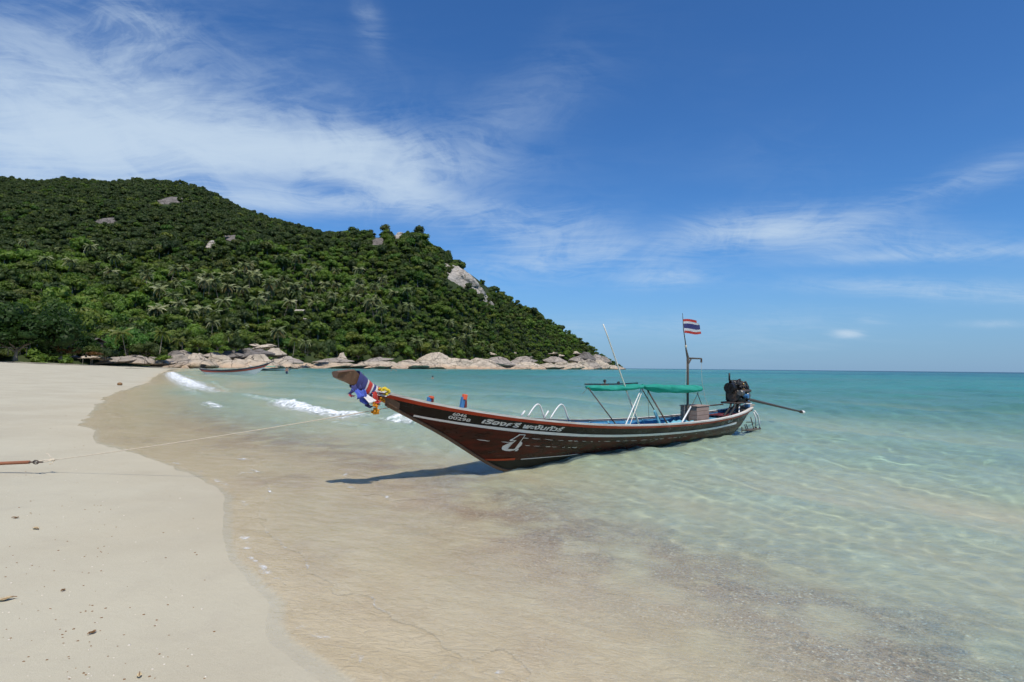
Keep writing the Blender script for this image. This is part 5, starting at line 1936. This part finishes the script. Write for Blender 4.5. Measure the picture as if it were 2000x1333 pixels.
garland("yellow plastic flower garland on top of the prow", "yellow", ((744, 761), (750, 762), (756, 763), (759, 766), (754, 769)), .034, 1, .12)
garland("orange flower garland hanging below the red ribbon", "orange", ((732, 791), (736, 794), (734, 798)), .030, 2, .15)
garland("small orange bloom dangling lowest under the prow", "orange", ((731, 805), (734, 807), (735, 804)), .032, 3, .12)
garland("orange bloom tucked beside the stem", "orange", ((745, 780), (748, 782)), .026, 4, .12)

# ------------------------------------------------------------------ mooring line
stem_pt = Vector(FOOT) + Vector(tuple(AX)) * bl(764, 796).x + Vector((0, 0, bl(764, 796).z))
end_pt = Vector(gp(103, 899, .26))
rope = empty("mooring_rope", tuple(end_pt), 0, "thin pale rope running from the boat's bow to the beach", "rope")
pts = []
for i in range(41):
    f_ = i / 40
    q = end_pt.lerp(stem_pt, f_)
    q.z -= .03 * 4 * f_ * (1 - f_)
    pts.append(q - end_pt)
MB().tube(pts, .0065, 6).build("line", B["rope"], rope, smooth=True)
kb = MB()
for k in range(5):
    kb.ball((.012 * k - .03, .0, .006 * (k % 2)), .020, 7)
kb.build("knot", B["rope"], rope)
MB().tube([(0, 0, 0), (-.03, -.01, .05), (-.07, .0, .09), (-.10, .0, .10)], .007, 5).build("loose_end", B["rope"], rope)
MB().tube([(.0, 0, 0), (.02, -.02, -.05), (-.04, -.02, -.06)], .007, 5).build("loose_end", B["rope"], rope)
ring_pt = Vector(gp(66, 903, .25)) - end_pt
MB().tube([(0, 0, 0), ring_pt * .5 + Vector((0, .02, .012)), ring_pt], .009, 6).build("eye_splice", B["rope"], rope)
MB().tube([(0, 0, 0), ring_pt * .5 + Vector((0, -.02, -.014)), ring_pt], .009, 6).build("eye_splice", B["rope"], rope)
bar_a, bar_b = Vector(gp(58, 903, .25)), Vector(gp(-140, 910, .22))
bar = empty("anchor_bar", tuple(bar_a), 0, "rust brown iron bar at the rope's shore end by the left edge", "bar")
MB().tube([(0, 0, 0), (bar_b - bar_a) * .5 + Vector((0, 0, -.006)), bar_b - bar_a], [.026, .027, .027], 9).build("rod", B["rust"], bar, smooth=True)
MB().tube([(bar_b - bar_a) * .985, bar_b - bar_a + Vector((-.1, 0, -1.0))], .05, 8).build("stake", B["wood"], bar)
for k in range(3):
    a_ = np.linspace(0, 2 * math.pi, 13)
    c_ = Vector((.035 + .062 * k, 0, 0))
    MB().tube([c_ + (Vector((.042 * math.cos(t_), .0 if k % 2 else .028 * math.sin(t_), .028 * math.sin(t_) if k % 2 else 0))) for t_ in a_], .009, 6, cap=False).build("shackle_link", B["steel"], bar, smooth=True)

# ------------------------------------------------------------------ moored boats further out
def far_boat(loc, rz, L, label, mats, canopy=None, mast_s=None, engine_s=None, hz=1.0):
    root = empty("longtail_boat", loc, rz, label, "boat", "boats moored by the far rocks")
    k = L / 12.2
    T = {q: [(a * k, b_ * (k if q == "b" else k * hz if q in ("zg", "zk") else 1)) for a, b_ in TB[q]] for q in ("zg", "zk", "b", "p")}
    T["s0"], T["s1"] = TB["s0"] * k, TB["s1"] * k
    h = Hull(T, 40)
    g_ = lambda s: float(h.val("zg", s))
    for side in (1, -1):
        h.band("gunwale_cap", mats[0], root, lambda s: g_(s) + .02, lambda s: g_(s) - .02, .02, side, 1, thick=.1)
        h.band("sheer_strake", mats[1], root, lambda s: g_(s) - .02, lambda s: g_(s) - .17 * hz, .01, side, 2)
        h.band("strake", mats[2], root, lambda s: g_(s) - .17 * hz, lambda s: g_(s) - .34 * hz, .015, side, 2)
        h.band("bottom_planking", mats[3], root, lambda s: g_(s) - .34 * hz, lambda s: -9, .0, side, 4, flange=False)
        h.band("inner_planking", B["blue"], root, lambda s: g_(s), lambda s: .1, -.05, side, 2, lo=0, flange=False)
    MB().grid([[(s, -(h.width(s, .13) - .04), .13), (s, (h.width(s, .13) - .04), .13)] for s in np.linspace(.2, 8.6 * k, 20)]).build("bilge_floor", B["deep"], root)
    zt = g_(-2.3 * k)
    mb = MB()
    for (a, b_) in (((-2.2 * k, zt - .1), (-3.1 * k, zt + .26 * k)),):
        mb.tube([(a[0], 0, a[1]), (b_[0], 0, b_[1])], [.09, .08], 6)
    mb.build("prow_post", mats[1], root)
    for s in (2, 3.5, 5, 6.5):
        MB().box((s * k, 0, g_(s * k) - .1), (.24, 1.8 * h.width(s * k, g_(s * k) - .1), .04)).build("thwart", B["wood"], root)
    if engine_s:
        ez = g_(8.5 * k) - .58
        e = MB().box((engine_s, 0, 1.0 + ez), (.6, .42, .42)).box((engine_s, 0, 1.28 + ez), (.5, .3, .2)).tube([(engine_s - .4, 0, 1.15 + ez), (engine_s - .55, 0, 1.15 + ez)], .18, 10).build("engine", B["iron"], root)
        MB().tube([(engine_s, 0, .5 + ez), (engine_s, 0, .85 + ez)], .07, 7).build("pivot_post", B["steel"], root)
        MB().tube([(engine_s + .3, 0, .95 + ez), (engine_s + 2.2, 0, .55 + ez)], .04, 6).build("propeller_shaft", B["steel"], root)
        MB().tube([(engine_s - .3, 0, .9 + ez), (engine_s - 1.6, 0, .9 + ez)], .02, 5).build("tiller", B["steel"], root)
    if canopy:
        awning("awning", canopy[0], canopy[1], 1.5, 1.5, .2, .65, root, B["teal"])
        for s in canopy:
            for side in (-1, 1):
                MB().tube([(s, side * .55, 1.35), (s, side * .6, .5)], .02, 5).build("canopy_pole", B["steel"], root)
    if mast_s:
        MB().tube([(mast_s, 0, .2), (mast_s, 0, 2.6)], [.04, .025], 6).build("mast", B["mast"], root)
    return root


wp, rp, kp = B["white"], B["boot"], B["deep"]
whitehull = paint("white hull paint", (.66, .67, .66), .5, .25, scale=3, bare=(.4, .4, .38), amt=.3)
redhull = paint("faded red hull paint", (.36, .07, .05), .5, .25, scale=3)
navyhull = paint("blue black hull paint", (.035, .05, .07), .5, .2, scale=3)
pa = gp(455, 733.2)
# bow to the right: aft axis points left
far_boat((pa[0] + 3.35, pa[1] + 1.0, .08), R(180 - 4), 12.4, "white hulled longtail boat with a red stripe moored near the far beach", [B["cap"], navyhull, redhull, whitehull], engine_s=9.4, hz=1.5)
pb = gp(530, 724.4)
far_boat((pb[0] - 4.5, pb[1] + 2, -.05), R(10), 11.8, "dark longtail boat with a green canopy behind the white one", [B["cap"], whitehull, navyhull, B["bottom"]], canopy=(1.2, 4.6), mast_s=5.9, engine_s=9.1)


# ------------------------------------------------------------------ people in the water
def person(loc, rz, label, pose, hgt=1.7, shorts=False, hair_len=0):
    """one skinned body, rising from the water; hair as a child"""
    root = empty("person", loc, rz, label, "person", "people in the water")
    k = hgt / 1.7
    J = {"pelvis": (0, 0, .92), "waist": (0, 0, 1.08), "chest": (0, -.01, 1.28), "neck": (0, 0, 1.46), "headb": (0, -.01, 1.53), "head": (0, -.02, 1.62), "top": (0, -.01, 1.68),
         "shl": (.17, 0, 1.40), "shr": (-.17, 0, 1.40), "hipl": (.09, 0, .88), "hipr": (-.09, 0, .88), "knl": (.10, -.02, .48), "knr": (-.10, -.02, .48), "anl": (.10, .02, .08), "anr": (-.10, .02, .08), "tol": (.11, -.14, .03), "tor": (-.11, -.14, .03)}
    J.update(pose)
    R_ = {"pelvis": .135, "waist": .125, "chest": .15, "neck": .055, "headb": .072, "head": .092, "top": .055, "shl": .068, "shr": .068, "ell": .044, "elr": .044, "wrl": .032, "wrr": .032, "hal": .035, "har": .035,
          "hipl": .095, "hipr": .095, "knl": .062, "knr": .062, "anl": .04, "anr": .04, "tol": .035, "tor": .035}
    E_ = [("pelvis", "waist"), ("waist", "chest"), ("chest", "neck"), ("neck", "headb"), ("headb", "head"), ("head", "top"), ("chest", "shl"), ("chest", "shr"), ("shl", "ell"), ("shr", "elr"), ("ell", "wrl"), ("elr", "wrr"), ("wrl", "hal"), ("wrr", "har"),
          ("pelvis", "hipl"), ("pelvis", "hipr"), ("hipl", "knl"), ("hipr", "knr"), ("knl", "anl"), ("knr", "anr"), ("anl", "tol"), ("anr", "tor")]
    names = list(J)
    me_ = bpy.data.meshes.new("body")
    me_.from_pydata([tuple(c_ * k for c_ in J[n_]) for n_ in names], [(names.index(a), names.index(b_)) for a, b_ in E_], [])
    o_ = bpy.data.objects.new("body", me_)
    C.objects.link(o_)
    md = o_.modifiers.new("skin", "SKIN")
    for v, n_ in zip(me_.skin_vertices[0].data, names):
        v.radius = (R_[n_] * k * (1.1 if n_ in ("chest", "waist", "pelvis") else 1), R_[n_] * k * (.75 if n_ in ("chest", "waist", "pelvis") else 1))
        v.use_root = n_ == "pelvis"
    sb = o_.modifiers.new("sub", "SUBSURF")
    sb.levels = sb.render_levels = 1
    dg = bpy.context.evaluated_depsgraph_get()
    me2 = bpy.data.meshes.new_from_object(o_.evaluated_get(dg))
    C.objects.unlink(o_)
    bpy.data.objects.remove(o_)
    me2.materials.clear()
    me2.materials.append(B["skin"])
    me2.polygons.foreach_set("use_smooth", np.ones(len(me2.polygons), dtype=bool))
    obj("body", me2, root)
    hd = Vector(J["head"]) * k
    hm = MB().ball(hd + Vector((0, .015, .03)), .118 * k, 10, (1, 1.08, 1.0))
    if hair_len:
        hm.tube([hd + Vector((0, .06, .02)), hd + Vector((0, .10, -.16 * hair_len)), hd + Vector((0, .08, -.30 * hair_len))], [.10, .09, .05], 8)
    hm.build("hair", B["hair"], root, smooth=True)
    MB().ball(hd + Vector((0, -.10, -.02)), .018, 6).build("nose", B["skin"], root)
    if shorts:
        sm_ = MB()
        sm_.tube([(0, 0, 1.0 * k), (0, 0, .84 * k)], [.165, .175], 12)
        for sx in (-1, 1):
            sm_.tube([(sx * .085, 0, .88 * k), (sx * .10, -.01, .56 * k)], [.10, .095], 10)
        sm_.build("shorts", B["cloth_blue"], root, smooth=True)
    return root


down = dict(ell=(.24, .02, 1.14), elr=(-.24, .02, 1.14), wrl=(.25, -.06, .92), wrr=(-.25, -.06, .92), hal=(.25, -.10, .84), har=(-.25, -.10, .84))
wide = dict(ell=(.40, -.05, 1.24), elr=(-.40, -.05, 1.22), wrl=(.58, -.16, 1.12), wrr=(-.58, -.16, 1.12), hal=(.66, -.20, 1.08), har=(-.66, -.2, 1.08))
fwd = dict(ell=(.24, -.18, 1.18), elr=(-.24, -.18, 1.18), wrl=(.18, -.40, 1.14), wrr=(-.18, -.40, 1.14), hal=(.12, -.46, 1.14), har=(-.12, -.46, 1.14))
for (px, py, sink, rz, lab, ps_, hgt, sh, hl) in (
        (1181, 767, .84, .3, "bather standing waist deep behind the front awning's left part", wide, 1.74, False, 0),
        (1208, 765, .92, -.4, "bather standing waist deep right of the other behind the front awning", fwd, 1.64, False, .5),
        (560, 732.5, .34, .2, "bare chested person in navy shorts wading beside the green canopied boat", down, 1.72, True, 0),
        (845, 740, 1.32, .6, "lone swimmer with only head and shoulders above water off the bow", fwd, 1.7, False, 0),
        (764, 725.2, 1.30, 0, "left one of two distant swimmers near the shore rocks", fwd, 1.7, False, 0),
        (774, 725.2, 1.28, .5, "right one of two distant swimmers near the shore rocks", fwd, 1.7, False, 0)):
    g0 = gp(px, py)
    person((g0[0], g0[1], -sink), rz, lab, ps_, hgt, sh, hl)

# ------------------------------------------------------------------ small things on the beach
dl_mat = paint("dry brown leaf", (.22, .12, .05), .7, scale=30)
tan_mat = paint("bleached leaf", (.50, .40, .24), .7, scale=30)
shell_mat = paint("bleached shell", (.66, .60, .50), .5, scale=30)


def ground_at(px, py):
    z_ = 0.05
    for _ in range(6):
        g0 = gp(px, py, z_)
        z_ = float(bed_z(np.array([g0[:2]]))[0])
    return Vector((g0[0], g0[1], z_))


def leaf(px, py, ln, mat, label, seed):
    p = ground_at(px, py)
    r_ = empty("fallen_leaf", tuple(p), seed * 1.3, label, "leaf", "leaves washed up on the sand")
    g_ = random.Random(seed)
    rows = []
    for i in range(9):
        f_ = i / 8
        wd = ln * .28 * math.sin(math.pi * min(.98, .06 + f_ * .92)) ** .8
        rows.append([(ln * (f_ - .5), j * wd, .006 + ln * .22 * (f_ - .5) ** 2 + abs(j) * wd * .5 + .004 * math.sin(f_ * 9)) for j in (-1, -.5, 0, .5, 1)])
    o_ = MB().grid(rows).build("blade", mat, r_, smooth=True)
    md = o_.modifiers.new("thick", "SOLIDIFY")
    md.thickness = .003
    MB().tube([(-ln * .72, 0, .012), (-ln * .5, 0, .02), (ln * .4, 0, .012)], .003, 5).build("stalk", dl_mat, r_)


leaf(181, 1238, .05, dl_mat, "curled dark brown leaf alone on the smooth sand", 1)
leaf(70, 1034, .09, tan_mat, "bleached tan leaf near the left edge below the iron bar", 2)
leaf(8, 1174, .10, tan_mat, "pale twisted leaf cut by the left edge", 3)
leaf(272, 1323, .045, tan_mat, "small orange brown leaf at the bottom edge", 4)
leaf(31, 1013, .06, dl_mat, "dark leaf scrap left of the bleached tan leaf", 5)
leaf(124, 1155, .035, dl_mat, "tiny dark red brown leaf in the middle of the sand", 6)
p = ground_at(262, 721)
tw = empty("driftwood_branch", tuple(p), .4, "bare driftwood branch on the far dry sand", "branch")
MB().tube([(-2.2, 0, .08), (-.8, .1, .22), (.6, 0, .14), (2.4, -.2, .06)], [.05, .09, .08, .03], 6).tube([(-.5, .1, .2), (-.9, .3, .55), (-1.2, .35, .75)], [.05, .04, .02], 5).build("limb", B["wood"], tw)
p = ground_at(234, 753)
tw = empty("coconut", tuple(p), .4, "small dark coconut husk lying on the far sand", "coconut")
MB().ball((0, 0, .1), .16, 10, (1.2, 1, .85)).build("husk", dl_mat, tw, smooth=True)
# scattered specks of shell, coral and seed: too small and many to count
sg = np.random.default_rng(8)
V_, T_, mi = [], [], []
cnt_ = 0
while cnt_ < 260:
    px, py = sg.uniform(0, 420), 720 + 610 * sg.random() ** .7
    if px > np.interp(py, [720, 860, 950, 1330], [200, 180, 380, 560]) - 20:
        continue
    if sg.random() > .35 + .65 * (abs(px - 120 - .12 * (1000 - py)) < 110):
        continue
    p = ground_at(px, py)
    r_ = sg.uniform(.0025, .007) * (1 + .06 * p.y)
    jit = ICO_V * r_ * sg.uniform(.6, 1.3, (12, 3)) * np.array([1.2, .9, .5])
    V_.append(jit + np.array(p) + np.array([0, 0, r_ * .15]))
    T_.append(np.array(ICO_F) + 12 * cnt_)
    mi += [int(sg.random() < .62)] * 20
    cnt_ += 1
obj("shell_grit", quick_mesh("shell_grit", np.vstack(V_), tris=np.vstack(T_), mats=[shell_mat, dl_mat], mat_idx=mi), kind="stuff", label="scattered specks of shell, seed and coral on the dry sand")

# ------------------------------------------------------------------ bungalows among the palms
dthatch = paint("dark old thatch", (.10, .09, .075), .9, scale=1.5)
thatch = paint("grey thatch", (.34, .31, .26), .9, scale=1.5)
tin = paint("pale tin roof", (.52, .53, .53), .5, scale=1.2, metal=.2)
wallm = paint("dark timber wall", (.10, .07, .05), .8, scale=1.5)


def hut(px, py, Y, wd, rz, roofm, label, on_slope=True):
    p = hill_hit(px, py)[0] if on_slope else atY(px, py, Y)
    r_ = empty("beach_bungalow", (p[0], p[1], p[2] + (1.0 if on_slope else .8)), rz, label, "bungalow", "bungalows among the palms")
    d_ = wd * .7
    w_ = MB().box((0, 0, 2.6), (wd, d_, 2.4), bev=.02).build("wall", wallm, r_)
    MB().box((-wd * .18, -d_ / 2 - .03, 2.35), (.9, .08, 1.9)).build("door", B["wood"], r_)
    MB().box((wd * .22, -d_ / 2 - .03, 2.7), (1.0, .08, .9)).build("window", B["pblue"], r_)
    ov, hr = .7, wd * .26
    rows = []
    for sx in (-wd / 2 - ov, wd / 2 + ov):
        rows.append([(sx, -d_ / 2 - ov, 3.6), (sx, 0, 3.6 + hr), (sx, d_ / 2 + ov, 3.6)])
    rf = MB().grid(rows).build("roof", roofm, r_)
    md = rf.modifiers.new("thick", "SOLIDIFY")
    md.thickness = .14
    for sx in (-1, 1):
        for sy in (-1, 1):
            MB().tube([(sx * wd * .42, sy * d_ * .42, -4.5), (sx * wd * .42, sy * d_ * .42, 1.5)], .12, 6).build("stilt", B["wood"], r_)


hut(514, 655, 0, 6.2, .2, thatch, "bungalow with a flat grey roof lowest among the palms")
hut(527, 643, 0, 5.2, -.2, thatch, "bungalow with a small pale roof above the lowest one")
hut(601, 638, 0, 6.0, .35, thatch, "bungalow with a tilted pale roof right of the others")
hut(583, 622, 0, 5.2, .0, thatch, "smallest bungalow highest in the palm grove")
hut(180, 694, 200, 5.5, -.4, dthatch, "dark hut half hidden behind the olive shrub", False)

# fence rail and shade benches under the left trees
p = atY(26, 688, 166)
fr_ = empty("rail_fence", tuple(p), 0, "pale wooden rail under the dark trees at the left edge", "fence")
MB().tube([(-6, 0, 1.4), (4, 0, 1.35)], .09, 6).build("rail", B["cap"], fr_)
for x in (-5, -1.5, 2, 3.9):
    MB().tube([(x, 0, -1.0), (x, 0, 1.5)], .10, 6).build("post", B["wood"], fr_)
